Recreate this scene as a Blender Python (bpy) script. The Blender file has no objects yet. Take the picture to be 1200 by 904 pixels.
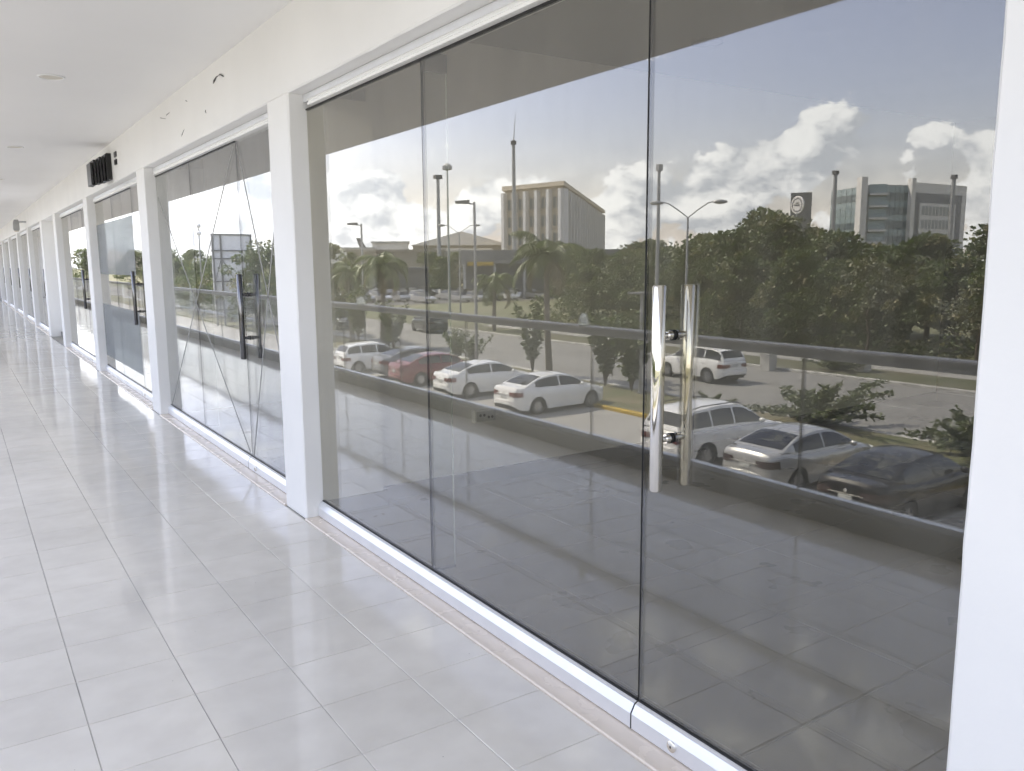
import bpy, bmesh, math, random
from mathutils import Vector, Matrix, noise
R = math.radians
random.seed(7)
scene = bpy.context.scene
COL = scene.collection

# ------------------------------------------------------------------ camera
cd = bpy.data.cameras.new('camera'); cam = bpy.data.objects.new('camera', cd); COL.objects.link(cam)
YAW, PITCH, ROLL = 0.592386, 0.149167, -0.007388
fw = Vector((math.sin(YAW)*math.cos(PITCH), math.cos(YAW)*math.cos(PITCH), -math.sin(PITCH)))
rt = Vector((math.cos(YAW), -math.sin(YAW), 0)); up = rt.cross(fw)
r2 = math.cos(ROLL)*rt + math.sin(ROLL)*up; u2 = -math.sin(ROLL)*rt + math.cos(ROLL)*up
m = Matrix((r2, u2, -fw)).transposed().to_4x4(); m.translation = Vector((-1.6071, 0, 1.5)); cam.matrix_world = m
cd.sensor_fit = 'HORIZONTAL'; cd.sensor_width = 36; cd.lens = 36*961.5/1200; cd.clip_start = .05; cd.clip_end = 5000
scene.camera = cam

# ------------------------------------------------------------------ sky, sun, exposure
SUN_DIR = Vector((0.50, 0.866, 0)).normalized()*math.cos(R(50)) + Vector((0, 0, math.sin(R(50))))
w = bpy.data.worlds.new('World'); scene.world = w; w.use_nodes = True
nt = w.node_tree; nt.nodes.clear()
def wn(t, **k):
    n = nt.nodes.new(t)
    for a, b in k.items(): setattr(n, a, b)
    return n
def wm(op, a, b=None, c=None, clamp=False):
    n = wn('ShaderNodeMath', operation=op, use_clamp=clamp)
    for i, v in enumerate((a, b, c)):
        if v is None: continue
        if isinstance(v, (int, float)): n.inputs[i].default_value = v
        else: nt.links.new(v, n.inputs[i])
    return n.outputs[0]
sky = wn('ShaderNodeTexSky', sky_type='NISHITA'); sky.sun_disc = False
sky.sun_elevation = R(50); sky.sun_rotation = math.atan2(SUN_DIR.x, SUN_DIR.y); sky.air_density = 1.25; sky.dust_density = .9; sky.ozone_density = 2.2
bg = wn('ShaderNodeBackground'); hs = wn('ShaderNodeHueSaturation'); nt.links.new(sky.outputs[0], hs.inputs['Color']); hs.inputs['Saturation'].default_value = .80
ht = wn('ShaderNodeMix', data_type='RGBA', blend_type='MULTIPLY'); ht.inputs[0].default_value = 1; nt.links.new(hs.outputs[0], ht.inputs[6]); ht.inputs[7].default_value = (1.10, .985, 1.10, 1)
nt.links.new(ht.outputs[2], bg.inputs[0]); bg.inputs[1].default_value = 0.15
tc = wn('ShaderNodeTexCoord'); sep = wn('ShaderNodeSeparateXYZ'); nt.links.new(tc.outputs['Generated'], sep.inputs[0])
az = wm('ARCTAN2', wm('MULTIPLY', sep.outputs[0], -1), sep.outputs[1]); el = wm('ARCSINE', sep.outputs[2])
az = wm('MULTIPLY', az, 57.2958); el = wm('MULTIPLY', el, 57.2958)
def cloud_noise(off, scale=13.0, detail=11):
    mp = wn('ShaderNodeMapping'); nt.links.new(tc.outputs['Generated'], mp.inputs[0])
    mp.inputs['Location'].default_value = off; mp.inputs['Scale'].default_value = (1, 1, 1.55)
    n = wn('ShaderNodeTexNoise'); nt.links.new(mp.outputs[0], n.inputs['Vector'])
    n.inputs['Scale'].default_value = scale; n.inputs['Detail'].default_value = detail; n.inputs['Roughness'].default_value = .60
    return n.outputs[0]
n0 = cloud_noise((3.1, 1.7, .4)); n1 = cloud_noise((3.1 + .008, 1.7 + .012, .4 + .022), 13.0, 7)
band = wm('MULTIPLY', wm('EXPONENT', wm('MULTIPLY', wm('POWER', wm('DIVIDE', wm('SUBTRACT', el, 1.5), 4.2), 2), -1)), .16)
hi = wn('ShaderNodeMapRange', interpolation_type='SMOOTHSTEP'); nt.links.new(el, hi.inputs[0])       # scattered cumulus overhead, out of view, added to whiten the skylight
hi.inputs['From Min'].default_value = 17; hi.inputs['From Max'].default_value = 30; hi.inputs['To Max'].default_value = .135
cov = wm('ADD', band, hi.outputs[0])
# fair-weather cumulus all the way round the horizon; the larger heaps (azimuth, elevation, widths, amount)
HEAPS = [(27.0, 2.0, 13.0, 2.2, .10), (53.8, 7.3, 2.3, 2.2, .34), (51.0, 6.1, 3.2, 1.7, .24), (46.5, 4.2, 4.2, 2.0, .19), (56.6, 8.6, .9, .5, .16), (56.4, 7.1, 1.1, .55, .16),
         (60.2, 7.5, 1.3, .65, .22), (63.4, 6.6, 1.2, 1.0, .22), (25.0, 4.7, 1.9, 1.7, .30), (22.0, 4.6, 1.5, 1.4, .24), (31.5, 4.3, 2.0, 1.2, .17),
         (36.4, 5.2, 2.6, 1.2, .15), (42.0, 3.6, 2.2, 1.5, .15), (15.0, 4.5, 5.0, 4.0, .24), (8.0, 7.0, 6.0, 4.0, .2), (63.0, 3.2, 3.0, 1.2, .13),
         (95.0, 9.0, 8.0, 4.0, .2), (130.0, 12.0, 9.0, 5.0, .2), (-20.0, 12.0, 9.0, 5.0, .2), (-90.0, 10.0, 12.0, 5.0, .2), (-140.0, 14.0, 10.0, 5.0, .2), (165.0, 8.0, 9.0, 4.0, .2)]
for a, e, sa, se, amp in HEAPS:
    q = wm('ADD', wm('POWER', wm('ABSOLUTE', wm('DIVIDE', wm('SUBTRACT', az, a), sa)), 2), wm('POWER', wm('ABSOLUTE', wm('DIVIDE', wm('SUBTRACT', el, e), se)), 2))
    cov = wm('ADD', cov, wm('MULTIPLY', wm('EXPONENT', wm('MULTIPLY', q, -1)), amp))
den = wm('ADD', n0, cov)
alpha = wn('ShaderNodeMapRange', interpolation_type='SMOOTHSTEP'); nt.links.new(den, alpha.inputs[0])
alpha.inputs['From Min'].default_value = .64; alpha.inputs['From Max'].default_value = .695; alpha.inputs['To Max'].default_value = .96
lit = wm('ADD', wm('MULTIPLY', wm('SUBTRACT', n0, n1), 6.0), .54, clamp=True)
ramp = wn('ShaderNodeMix', data_type='RGBA'); nt.links.new(lit, ramp.inputs[0])
ramp.inputs[6].default_value = (.48, .535, .64, 1); ramp.inputs[7].default_value = (.91, .965, 1.06, 1)
cbg = wn('ShaderNodeBackground'); nt.links.new(ramp.outputs[2], cbg.inputs[0]); cbg.inputs[1].default_value = 1.3
mx = wn('ShaderNodeMixShader'); haze = wm('MULTIPLY', wm('EXPONENT', wm('MULTIPLY', wm('POWER', wm('DIVIDE', wm('ABSOLUTE', el), 5.2), 2), -1)), .48)      # pale humid air low over the horizon
nt.links.new(wm('MAXIMUM', alpha.outputs[0], haze), mx.inputs[0]); nt.links.new(bg.outputs[0], mx.inputs[1]); nt.links.new(cbg.outputs[0], mx.inputs[2])
wo = wn('ShaderNodeOutputWorld'); nt.links.new(mx.outputs[0], wo.inputs[0])
sl = bpy.data.lights.new('sun', 'SUN'); sl.energy = 4.0; sl.angle = R(.55); sl.color = (1, .965, .91)
so = bpy.data.objects.new('sun', sl); COL.objects.link(so); so.rotation_euler = (-SUN_DIR).to_track_quat('-Z', 'Y').to_euler(); so.location = (20, 30, 60)
vs = scene.view_settings; vs.view_transform = 'Standard'; vs.look = 'None'; vs.exposure = 1.75; vs.gamma = 1
vs.use_white_balance = True; vs.white_balance_temperature = 7050; vs.white_balance_tint = 9.5
scene.cycles.use_denoising = True; scene.cycles.max_bounces = 8; scene.cycles.diffuse_bounces = 5; scene.cycles.glossy_bounces = 6
scene.cycles.transparent_max_bounces = 24; scene.cycles.transmission_bounces = 8
scene.cycles.sample_clamp_indirect = 8; scene.cycles.use_adaptive_sampling = True; scene.cycles.adaptive_threshold = .02

# ------------------------------------------------------------------ materials
MATS = {}
def mat(name, col=(.5, .5, .5), rough=.6, metal=0, spec=.5, var=0, vscale=5, bump=0, bscale=40, coat=0, rvar=0, island=0, trans=0, col2=None, bdist=.002):
    if name in MATS: return MATS[name]
    mt = bpy.data.materials.new(name); mt.use_nodes = True; t = mt.node_tree; b = t.nodes['Principled BSDF']
    b.inputs['Base Color'].default_value = (*col, 1); b.inputs['Roughness'].default_value = rough; b.inputs['Metallic'].default_value = metal
    b.inputs['Specular IOR Level'].default_value = spec
    if coat: b.inputs['Coat Weight'].default_value = coat; b.inputs['Coat Roughness'].default_value = .05
    geo = t.nodes.new('ShaderNodeNewGeometry')
    def nz(scale, detail=5):
        n = t.nodes.new('ShaderNodeTexNoise'); n.inputs['Scale'].default_value = scale; n.inputs['Detail'].default_value = detail
        t.links.new(geo.outputs['Position'], n.inputs['Vector']); return n.outputs[0]
    if var or island or col2:
        mixn = t.nodes.new('ShaderNodeMix'); mixn.data_type = 'RGBA'
        c2 = col2 or tuple(c*(1-var) for c in col)
        mixn.inputs[6].default_value = (*col, 1); mixn.inputs[7].default_value = (*c2, 1)
        if island:
            t.links.new(geo.outputs['Random Per Island'], mixn.inputs[0])
        else:
            rr = t.nodes.new('ShaderNodeMapRange'); rr.inputs[1].default_value = .35; rr.inputs[2].default_value = .65
            t.links.new(nz(vscale, 8), rr.inputs[0]); t.links.new(rr.outputs[0], mixn.inputs[0])
        t.links.new(mixn.outputs[2], b.inputs['Base Color'])
    if rvar:
        rr = t.nodes.new('ShaderNodeMapRange'); rr.inputs[1].default_value = .3; rr.inputs[2].default_value = .7
        rr.inputs[3].default_value = max(.02, rough-rvar); rr.inputs[4].default_value = rough+rvar
        t.links.new(nz(vscale*.7, 6), rr.inputs[0]); t.links.new(rr.outputs[0], b.inputs['Roughness'])
    if bump:
        bp = t.nodes.new('ShaderNodeBump'); bp.inputs['Strength'].default_value = bump; bp.inputs['Distance'].default_value = bdist
        t.links.new(nz(bscale, 4), bp.inputs['Height']); t.links.new(bp.outputs[0], b.inputs['Normal'])
    if trans:
        tr = t.nodes.new('ShaderNodeBsdfTranslucent'); tr.inputs[0].default_value = (col[0]*1.6, col[1]*1.7, col[2], 1)
        ms = t.nodes.new('ShaderNodeMixShader'); ms.inputs[0].default_value = trans
        t.links.new(b.outputs[0], ms.inputs[1]); t.links.new(tr.outputs[0], ms.inputs[2]); t.links.new(ms.outputs[0], t.nodes['Material Output'].inputs[0])
    MATS[name] = mt; return mt

def glass(name, tint, ior=1.98, dust=.03, streak=0.0, seed=0.0):
    """thin architectural pane: Fresnel reflection over tinted transparency, with a little dust on it"""
    mt = bpy.data.materials.new(name); mt.use_nodes = True; t = mt.node_tree; t.nodes.clear()
    geo = t.nodes.new('ShaderNodeNewGeometry')
    mi = t.nodes.new('ShaderNodeMix'); mi.inputs[2].default_value = ior; mi.inputs[3].default_value = 1/ior
    t.links.new(geo.outputs['Backfacing'], mi.inputs[0])
    fr = t.nodes.new('ShaderNodeFresnel'); t.links.new(mi.outputs[0], fr.inputs[0])
    tr = t.nodes.new('ShaderNodeBsdfTransparent'); tr.inputs[0].default_value = (*tint, 1)
    gl = t.nodes.new('ShaderNodeBsdfGlossy'); gl.inputs['Roughness'].default_value = 0.0; gl.inputs[0].default_value = (1, 1, 1, 1)
    wz = t.nodes.new('ShaderNodeTexNoise'); wz.inputs['Scale'].default_value = 1.3; wz.inputs['Detail'].default_value = .5; t.links.new(geo.outputs['Position'], wz.inputs['Vector'])
    wb = t.nodes.new('ShaderNodeBump'); wb.inputs['Strength'].default_value = 1; wb.inputs['Distance'].default_value = .00022; t.links.new(wz.outputs[0], wb.inputs['Height']); t.links.new(wb.outputs[0], gl.inputs['Normal'])
    m1 = t.nodes.new('ShaderNodeMixShader'); t.links.new(fr.outputs[0], m1.inputs[0]); t.links.new(tr.outputs[0], m1.inputs[1]); t.links.new(gl.outputs[0], m1.inputs[2])
    df = t.nodes.new('ShaderNodeBsdfDiffuse'); df.inputs[0].default_value = (.55, .54, .5, 1)
    mp = t.nodes.new('ShaderNodeMapping'); t.links.new(geo.outputs['Position'], mp.inputs[0]); mp.inputs['Scale'].default_value = (1, 3.2, .7); mp.inputs['Location'].default_value = (seed, seed, 0)
    nz = t.nodes.new('ShaderNodeTexNoise'); nz.inputs['Scale'].default_value = 2.2; nz.inputs['Detail'].default_value = 7; nz.inputs['Roughness'].default_value = .6; t.links.new(mp.outputs[0], nz.inputs['Vector'])
    rr = t.nodes.new('ShaderNodeMapRange'); rr.inputs[1].default_value = .42; rr.inputs[2].default_value = .75; rr.inputs[3].default_value = dust*.5; rr.inputs[4].default_value = dust + streak
    t.links.new(nz.outputs[0], rr.inputs[0])
    m2 = t.nodes.new('ShaderNodeMixShader'); t.links.new(rr.outputs[0], m2.inputs[0]); t.links.new(m1.outputs[0], m2.inputs[1]); t.links.new(df.outputs[0], m2.inputs[2])
    o = t.nodes.new('ShaderNodeOutputMaterial'); t.links.new(m2.outputs[0], o.inputs[0])
    return mt

WHITE = mat('white_paint', (.80, .795, .775), .62, var=.05, vscale=1.3, bump=.3, bscale=38)
CEIL = mat('ceiling_paint', (.80, .795, .775), .75, var=.03, vscale=.8, bump=.05, bscale=30)
INWALL = mat('interior_paint', (.84, .83, .81), .7, var=.05, vscale=1.2)
TILE = mat('walkway_tile', (.78, .752, .695), .075, var=.05, vscale=7, spec=.7, rvar=.035, bump=.03, bscale=14, col2=(.73, .70, .645))
def tile_detail(mt):
    t = mt.node_tree; b = t.nodes['Principled BSDF']; src = b.inputs['Base Color'].links[0].from_socket
    oi = t.nodes.new('ShaderNodeObjectInfo'); geo = t.nodes.new('ShaderNodeNewGeometry')
    ad = t.nodes.new('ShaderNodeMath'); ad.operation = 'ADD'; t.links.new(oi.outputs['Random'], ad.inputs[0]); t.links.new(geo.outputs['Random Per Island'], ad.inputs[1])
    fr = t.nodes.new('ShaderNodeMath'); fr.operation = 'FRACT'; t.links.new(ad.outputs[0], fr.inputs[0])
    tone = t.nodes.new('ShaderNodeMapRange'); tone.inputs[3].default_value = .935; tone.inputs[4].default_value = 1.0; t.links.new(fr.outputs[0], tone.inputs[0])
    vo = t.nodes.new('ShaderNodeTexVoronoi'); vo.inputs['Scale'].default_value = 11; t.links.new(geo.outputs['Position'], vo.inputs['Vector'])
    sp = t.nodes.new('ShaderNodeMapRange'); sp.inputs[1].default_value = .012; sp.inputs[2].default_value = .03; sp.inputs[3].default_value = .45; sp.inputs[4].default_value = 1.0; t.links.new(vo.outputs['Distance'], sp.inputs[0])
    n = t.nodes.new('ShaderNodeTexNoise'); n.inputs['Scale'].default_value = 1.1; n.inputs['Detail'].default_value = 6; t.links.new(geo.outputs['Position'], n.inputs['Vector'])
    dr = t.nodes.new('ShaderNodeMapRange'); dr.inputs[1].default_value = .4; dr.inputs[2].default_value = .72; dr.inputs[3].default_value = 1.0; dr.inputs[4].default_value = .91; t.links.new(n.outputs[0], dr.inputs[0])
    m1 = t.nodes.new('ShaderNodeMath'); m1.operation = 'MULTIPLY'; t.links.new(tone.outputs[0], m1.inputs[0]); t.links.new(sp.outputs[0], m1.inputs[1])
    m2 = t.nodes.new('ShaderNodeMath'); m2.operation = 'MULTIPLY'; t.links.new(m1.outputs[0], m2.inputs[0]); t.links.new(dr.outputs[0], m2.inputs[1])
    vm = t.nodes.new('ShaderNodeVectorMath'); vm.operation = 'SCALE'; t.links.new(src, vm.inputs[0]); t.links.new(m2.outputs[0], vm.inputs['Scale']); t.links.new(vm.outputs[0], b.inputs['Base Color'])
tile_detail(TILE)
GROUT = mat('grout', (.50, .485, .45), .8, var=.4, vscale=2.3)
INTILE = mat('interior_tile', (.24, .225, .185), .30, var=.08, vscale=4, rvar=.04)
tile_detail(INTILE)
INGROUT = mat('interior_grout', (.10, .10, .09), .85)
SKIRT = mat('skirting_tile', (.17, .165, .155), .35, var=.1, vscale=6)
MARBLE = mat('beige_marble', (.70, .62, .53), .25, var=.03, vscale=9, rvar=.08)
ALU = mat('satin_aluminium', (.80, .81, .83), .38, metal=.55, var=.06, vscale=6, rvar=.06)
ALUW = mat('white_aluminium', (.82, .82, .80), .35, metal=.15)
GASKET = mat('dark_gasket', (.012, .012, .012), .6)
CHROME = mat('polished_steel', (.78, .76, .72), .06, metal=1, bump=.02, bscale=120)
DARKBAR = mat('dark_steel_bar', (.16, .16, .165), .16, metal=1)
STEEL = mat('brushed_steel', (.42, .42, .43), .3, metal=.9)
DARKST = mat('dark_patch_fitting', (.05, .05, .048), .35, metal=.6)
BLACK = mat('black_enamel', (.012, .012, .013), .35, var=.3, vscale=20)
LENS = mat('downlight_lens', (.60, .56, .46), .4)
PAPER = mat('paper', (.6, .58, .94), .8, trans=.7)
PAPER.node_tree.nodes['Principled BSDF'].inputs['Base Color'].default_value = (.86, .86, .84, 1)
PLASTIC = mat('outlet_plastic', (.78, .78, .76), .4)
TAPE = mat('masking_tape', (.27, .265, .25), .6, var=.2, vscale=25)
CONC = mat('concrete', (.36, .355, .34), .85, var=.25, vscale=1.3, bump=.3, bscale=25)
ASPH = mat('asphalt', (.24, .235, .225), .9, var=.3, vscale=.35, bump=.4, bscale=60, col2=(.19, .186, .177))
LOT = mat('parking_concrete', (.34, .33, .31), .9, var=.3, vscale=.3, col2=(.27, .262, .247))
FARLOT = mat('far_asphalt', (.09, .09, .09), .9, var=.2, vscale=.1)
SOIL = mat('dry_soil', (.19, .16, .105), .95, vscale=.6, col2=(.09, .105, .04), bump=.6, bscale=18, bdist=.03)
GRASSM = mat('grass_ground', (.08, .09, .045), .95, vscale=.25, col2=(.13, .12, .08), bump=.6, bscale=12, bdist=.04)
LAND = mat('open_ground', (.11, .12, .055), .95, vscale=.03, col2=(.17, .155, .09))
KERBW = mat('kerb_white', (.52, .51, .48), .8, var=.4, vscale=2.2)
KERBY = mat('kerb_yellow', (.55, .37, .045), .75, var=.4, vscale=2.5)
LINEW = mat('line_paint', (.55, .55, .52), .8, var=.5, vscale=3)
GALV = mat('galvanised_steel', (.36, .365, .36), .5, metal=.5, var=.15, vscale=3)
BARK = mat('bark', (.14, .105, .075), .95, var=.4, vscale=6, bump=.6, bscale=25, bdist=.01)
PBARK = mat('palm_bark', (.24, .215, .18), .95, var=.3, vscale=7, bump=.6, bscale=20, bdist=.01)
LEAF = [mat('leaf_deep', (.06, .085, .032), .5, island=1, col2=(.095, .125, .042), trans=.28),
        mat('leaf_mid', (.085, .108, .042), .5, island=1, col2=(.13, .145, .06), trans=.28),
        mat('leaf_dry', (.12, .12, .05), .55, island=1, col2=(.19, .165, .085), trans=.26),
        mat('leaf_grey', (.13, .14, .09), .6, island=1, col2=(.22, .22, .16), trans=.18)]
PALML = mat('palm_leaf', (.07, .10, .03), .45, island=1, col2=(.14, .16, .06), trans=.25)
PALMD = mat('palm_leaf_dry', (.24, .20, .12), .8, island=1, col2=(.15, .13, .08))
CREAM = mat('cream_stucco', (.62, .545, .42), .8, var=.1, vscale=.2)
GREYB = mat('grey_cladding', (.13, .132, .135), .7, var=.12, vscale=.15)
TANB = mat('tan_cladding', (.30, .27, .215), .8, var=.1, vscale=.1)
WHITEB = mat('white_cladding', (.70, .69, .66), .7, var=.06, vscale=.2)
BLDGLASS = mat('building_glass', (.13, .165, .175), .12, spec=.8)
BLDGLASS2 = mat('building_glass_pale', (.27, .34, .35), .15, spec=.8)
GREYW = mat('pale_grey_cladding', (.44, .44, .425), .7, var=.06, vscale=.2)
CARGLASS = mat('car_glass', (.012, .014, .015), .04, spec=.8)
TYRE = mat('tyre', (.018, .018, .018), .85)
RIM = mat('alloy_rim', (.45, .45, .46), .3, metal=.8)
UNDER = mat('car_underside', (.01, .01, .01), .9)
TAIL = mat('tail_lamp', (.13, .012, .012), .15, coat=.5)
TAILD = mat('smoked_tail_lamp', (.03, .008, .008), .15, coat=.5)
HEADL = mat('head_lamp', (.7, .72, .74), .1, spec=.8)
PLATE = mat('licence_plate', (.62, .64, .62), .5, var=.35, vscale=40)
PAINT = {'white': mat('car_paint_white', (.78, .78, .77), .25, coat=.8), 'red': mat('car_paint_red', (.19, .03, .035), .28, coat=.8),
         'silver': mat('car_paint_silver', (.46, .46, .45), .3, metal=.5, coat=.8), 'grey': mat('car_paint_grey', (.20, .205, .21), .3, metal=.4, coat=.8),
         'black': mat('car_paint_black', (.010, .010, .010), .22, spec=.35, coat=.25), 'dark': mat('car_paint_dark_grey', (.045, .048, .052), .25, coat=.8),
         'blue': mat('car_paint_blue', (.05, .08, .16), .3, coat=.8)}
G_CLEAR = glass('storefront_glass', (.905, .89, .835), dust=.022, streak=.02)
G_DOOR = glass('door_glass', (.90, .885, .83), dust=.024, streak=.03, seed=4.3)
G_SMEAR = glass('smeared_storefront_glass', (.90, .905, .89), dust=.02, streak=.06, seed=9.1)
G_RAIL = glass('balustrade_glass', (.975, .98, .975), ior=1.45, dust=.008, streak=.02, seed=2.0)
G_FIN = glass('fin_glass', (.86, .88, .86), ior=1.5, dust=.01)
FROST = mat('frosted_film', (.44, .455, .46), .45)
_t = FROST.node_tree; _tr = _t.nodes.new('ShaderNodeBsdfTransparent'); _tr.inputs[0].default_value = (.85, .87, .88, 1); _mx = _t.nodes.new('ShaderNodeMixShader'); _mx.inputs[0].default_value = .68
_t.links.new(_t.nodes['Principled BSDF'].outputs[0], _mx.inputs[1]); _t.links.new(_tr.outputs[0], _mx.inputs[2]); _t.links.new(_mx.outputs[0], _t.nodes['Material Output'].inputs[0])

# ------------------------------------------------------------------ helpers
class MB:
    def __init__(s): s.v = []; s.f = []; s.m = []
    def add(s, vs, fs, mi=0):
        o = len(s.v); s.v += [tuple(v) for v in vs]; s.f += [tuple(i+o for i in f) for f in fs]; s.m += [mi]*len(fs); return s
    def box(s, x0, x1, y0, y1, z0, z1, mi=0, mtx=None):
        vs = [Vector(p) for p in ((x0,y0,z0),(x1,y0,z0),(x1,y1,z0),(x0,y1,z0),(x0,y0,z1),(x1,y0,z1),(x1,y1,z1),(x0,y1,z1))]
        if mtx: vs = [mtx @ v for v in vs]
        return s.add(vs, ((0,3,2,1),(4,5,6,7),(0,1,5,4),(1,2,6,5),(2,3,7,6),(3,0,4,7)), mi)
    def tube(s, pts, rad, n=10, mi=0, cap=True):
        pts = [Vector(p) for p in pts]; rings = []
        for i, p in enumerate(pts):
            d = (pts[min(i+1, len(pts)-1)] - pts[max(i-1, 0)]).normalized()
            a = d.cross(Vector((0,0,1)) if abs(d.z) < .9 else Vector((1,0,0))).normalized(); b = d.cross(a)
            r = rad[i] if isinstance(rad, (list, tuple)) else rad
            rings.append([p + r*(math.cos(2*math.pi*k/n)*a + math.sin(2*math.pi*k/n)*b) for k in range(n)])
        vs = [v for r in rings for v in r]; fs = []
        for i in range(len(pts)-1):
            for k in range(n): fs.append((i*n+k, i*n+(k+1)%n, (i+1)*n+(k+1)%n, (i+1)*n+k))
        if cap: fs.append(tuple(range(n))[::-1]); fs.append(tuple(range((len(pts)-1)*n, len(pts)*n)))
        return s.add(vs, fs, mi)
    def lathe(s, prof, n=24, mi=0, origin=(0,0,0), axis='Z'):
        o = Vector(origin); vs = []; k0 = len(prof)
        for k in range(n):
            a = 2*math.pi*k/n
            for r, h in prof:
                p = Vector((r*math.cos(a), r*math.sin(a), h))
                if axis == 'Y': p = Vector((p.x, p.z, p.y))
                if axis == 'X': p = Vector((p.z, p.x, p.y))
                vs.append(o+p)
        fs = [(k*k0+i, ((k+1)%n)*k0+i, ((k+1)%n)*k0+i+1, k*k0+i+1) for k in range(n) for i in range(k0-1)]
        return s.add(vs, fs, mi)
    def prism(s, poly, a0, a1, axis='y', mi=0):
        """extrude polygon given in the plane across axis"""
        def P(u, v, a): return (u, a, v) if axis == 'y' else ((a, u, v) if axis == 'x' else (u, v, a))
        n = len(poly); vs = [P(u, v, a0) for u, v in poly] + [P(u, v, a1) for u, v in poly]
        fs = [(i, (i+1)%n, n+(i+1)%n, n+i) for i in range(n)] + [tuple(range(n))[::-1], tuple(range(n, 2*n))]
        return s.add(vs, fs, mi)
    def grid(s, fn, nu, nv, mi=0):
        vs = [fn(i/nu, j/nv) for i in range(nu+1) for j in range(nv+1)]
        fs = [(i*(nv+1)+j, (i+1)*(nv+1)+j, (i+1)*(nv+1)+j+1, i*(nv+1)+j+1) for i in range(nu) for j in range(nv)]
        return s.add(vs, fs, mi)
    def mesh(s, name, mats, smooth=None, fixn=True):
        me = bpy.data.meshes.new(name); me.from_pydata(s.v, [], s.f)
        for mt in (mats if isinstance(mats, (list, tuple)) else [mats]): me.materials.append(mt)
        me.polygons.foreach_set('material_index', s.m)
        if fixn or smooth:
            bm = bmesh.new(); bm.from_mesh(me)
            if fixn: bmesh.ops.recalc_face_normals(bm, faces=bm.faces)
            if smooth:
                bmesh.ops.remove_doubles(bm, verts=bm.verts, dist=1e-5)
                for f in bm.faces: f.smooth = True
                for e in bm.edges:
                    if len(e.link_faces) == 2 and e.calc_face_angle(0) > R(smooth): e.smooth = False
            bm.to_mesh(me); bm.free()
        me.update(); return me
    def build(s, name, mats, parent=None, smooth=None, fixn=True):
        o = bpy.data.objects.new(name, s.mesh(name, mats, smooth, fixn)); COL.objects.link(o)
        if parent: o.parent = parent
        return o
def tag(o, label=None, cat=None, group=None, kind=None):
    if label: o['label'] = label
    if cat: o['category'] = cat
    if group: o['group'] = group
    if kind: o['kind'] = kind
    return o
def empty(name, loc=(0,0,0), rz=0, label=None, cat=None, group=None):
    o = bpy.data.objects.new(name, None); o.empty_display_size = .1; COL.objects.link(o); o.location = loc; o.rotation_euler = (0, 0, rz)
    return tag(o, label, cat, group)
def inst(name, me, parent=None, loc=(0,0,0), rot=(0,0,0), sc=(1,1,1)):
    o = bpy.data.objects.new(name, me); COL.objects.link(o); o.location = loc; o.rotation_euler = rot; o.scale = sc
    if parent: o.parent = parent
    return o
def lerp(a, b, t): return a+(b-a)*t
def interp(tab, x):
    if x <= tab[0][0]: return tab[0][1]
    for (a, b), (c, d) in zip(tab, tab[1:]):
        if x <= c: return b+(d-b)*(x-a)/(c-a)
    return tab[-1][1]

# ------------------------------------------------------------------ ground, roads
GZ = -4.0
tag(MB().box(-1500, 1500, -1500, 1500, GZ-.5, GZ-.012).build('ground', LAND), kind='structure')
tag(MB().box(-18.0, 9.0, -40, 150, GZ-.3, GZ).build('parking_lot', LOT), kind='structure')
tag(MB().box(-32.4, -22.1, -60, 260, GZ-.3, GZ-.004).build('road', ASPH), kind='structure')
tag(MB().box(-42.0, -36.2, -60, 62, GZ-.3, GZ-.004).build('service_road', LOT), kind='structure')
tag(MB().box(-36.19, -32.6, -60, 62, GZ-.3, GZ+.05).build('verge', GRASSM), kind='structure')
tag(MB().add([(-32.6,62,GZ+.0),(-32.6,98,GZ+.0),(-60,98,GZ+.0),(-60,70,GZ+.0),(-44,62,GZ+.0)], [(0,1,2,3,4)]).build('grass_island', mat('roadside_grass', (.105, .12, .055), .95, vscale=.2, col2=(.155, .15, .095)), fixn=False), kind='structure')
tag(MB().box(-140, -32.8, 98.5, 152, GZ-.3, GZ-.002).build('far_parking_lot', FARLOT), kind='structure')
med = tag(MB().box(-21.85, -18.2, -40, 150, GZ-.3, GZ+.10).build('median_strip', SOIL), kind='structure')
# kerbs: single stones
def kerb(name, x0, x1, y0, y1, mt, ln=1.0):
    par = tag(MB().box(x0+.03, x1-.03, y0, y1, GZ-.3, GZ+.02).build(name, CONC), kind='structure')
    me = MB().prism([(x0, GZ-.1), (x1, GZ-.1), (x1, GZ+.11), (x1-.025, GZ+.135), (x0+.025, GZ+.135), (x0, GZ+.11)], 0, ln-.015).mesh('kerb_stone', mt)
    for i in range(int((y1-y0)/ln)): inst('kerb_stone', me, par, (0, y0+i*ln, random.uniform(-.006, .006)))
    return par
kerb('parking_kerb', -18.19, -18.01, 4, 24, KERBY)
kerb('parking_kerb', -18.19, -18.01, 24, 64, CONC)
kerb('road_kerb', -22.09, -21.86, 4, 64, KERBW)
kerb('verge_kerb', -32.6, -32.41, 8, 62, KERBW)
# painted bay lines
pl = tag(MB().box(-17.9, -12.9, 0, .001, GZ+.001, GZ+.002).build('parking_lines', LINEW), kind='structure')
lm = MB().box(-17.7, -12.9, -.05, .05, GZ+.0035, GZ+.0045).mesh('bay_line', LINEW)
for y in (8.9, 11.65, 14.4, 17.1, 19.8, 22.5, 27.1, 31.4, 35.2, 37.7, 41, 44): inst('bay_line', lm, pl, (0, y, 0))
rl = tag(MB().box(-27.3, -27.29, 0, .001, GZ+.001, GZ+.002).build('road_lines', LINEW), kind='structure')
lm = MB().box(-27.31, -27.19, -1.5, 1.5, GZ-.0005, GZ+.0005).mesh('lane_dash', LINEW)
for y in range(4, 130, 7): inst('lane_dash', lm, rl, (0, y, 0))

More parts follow.
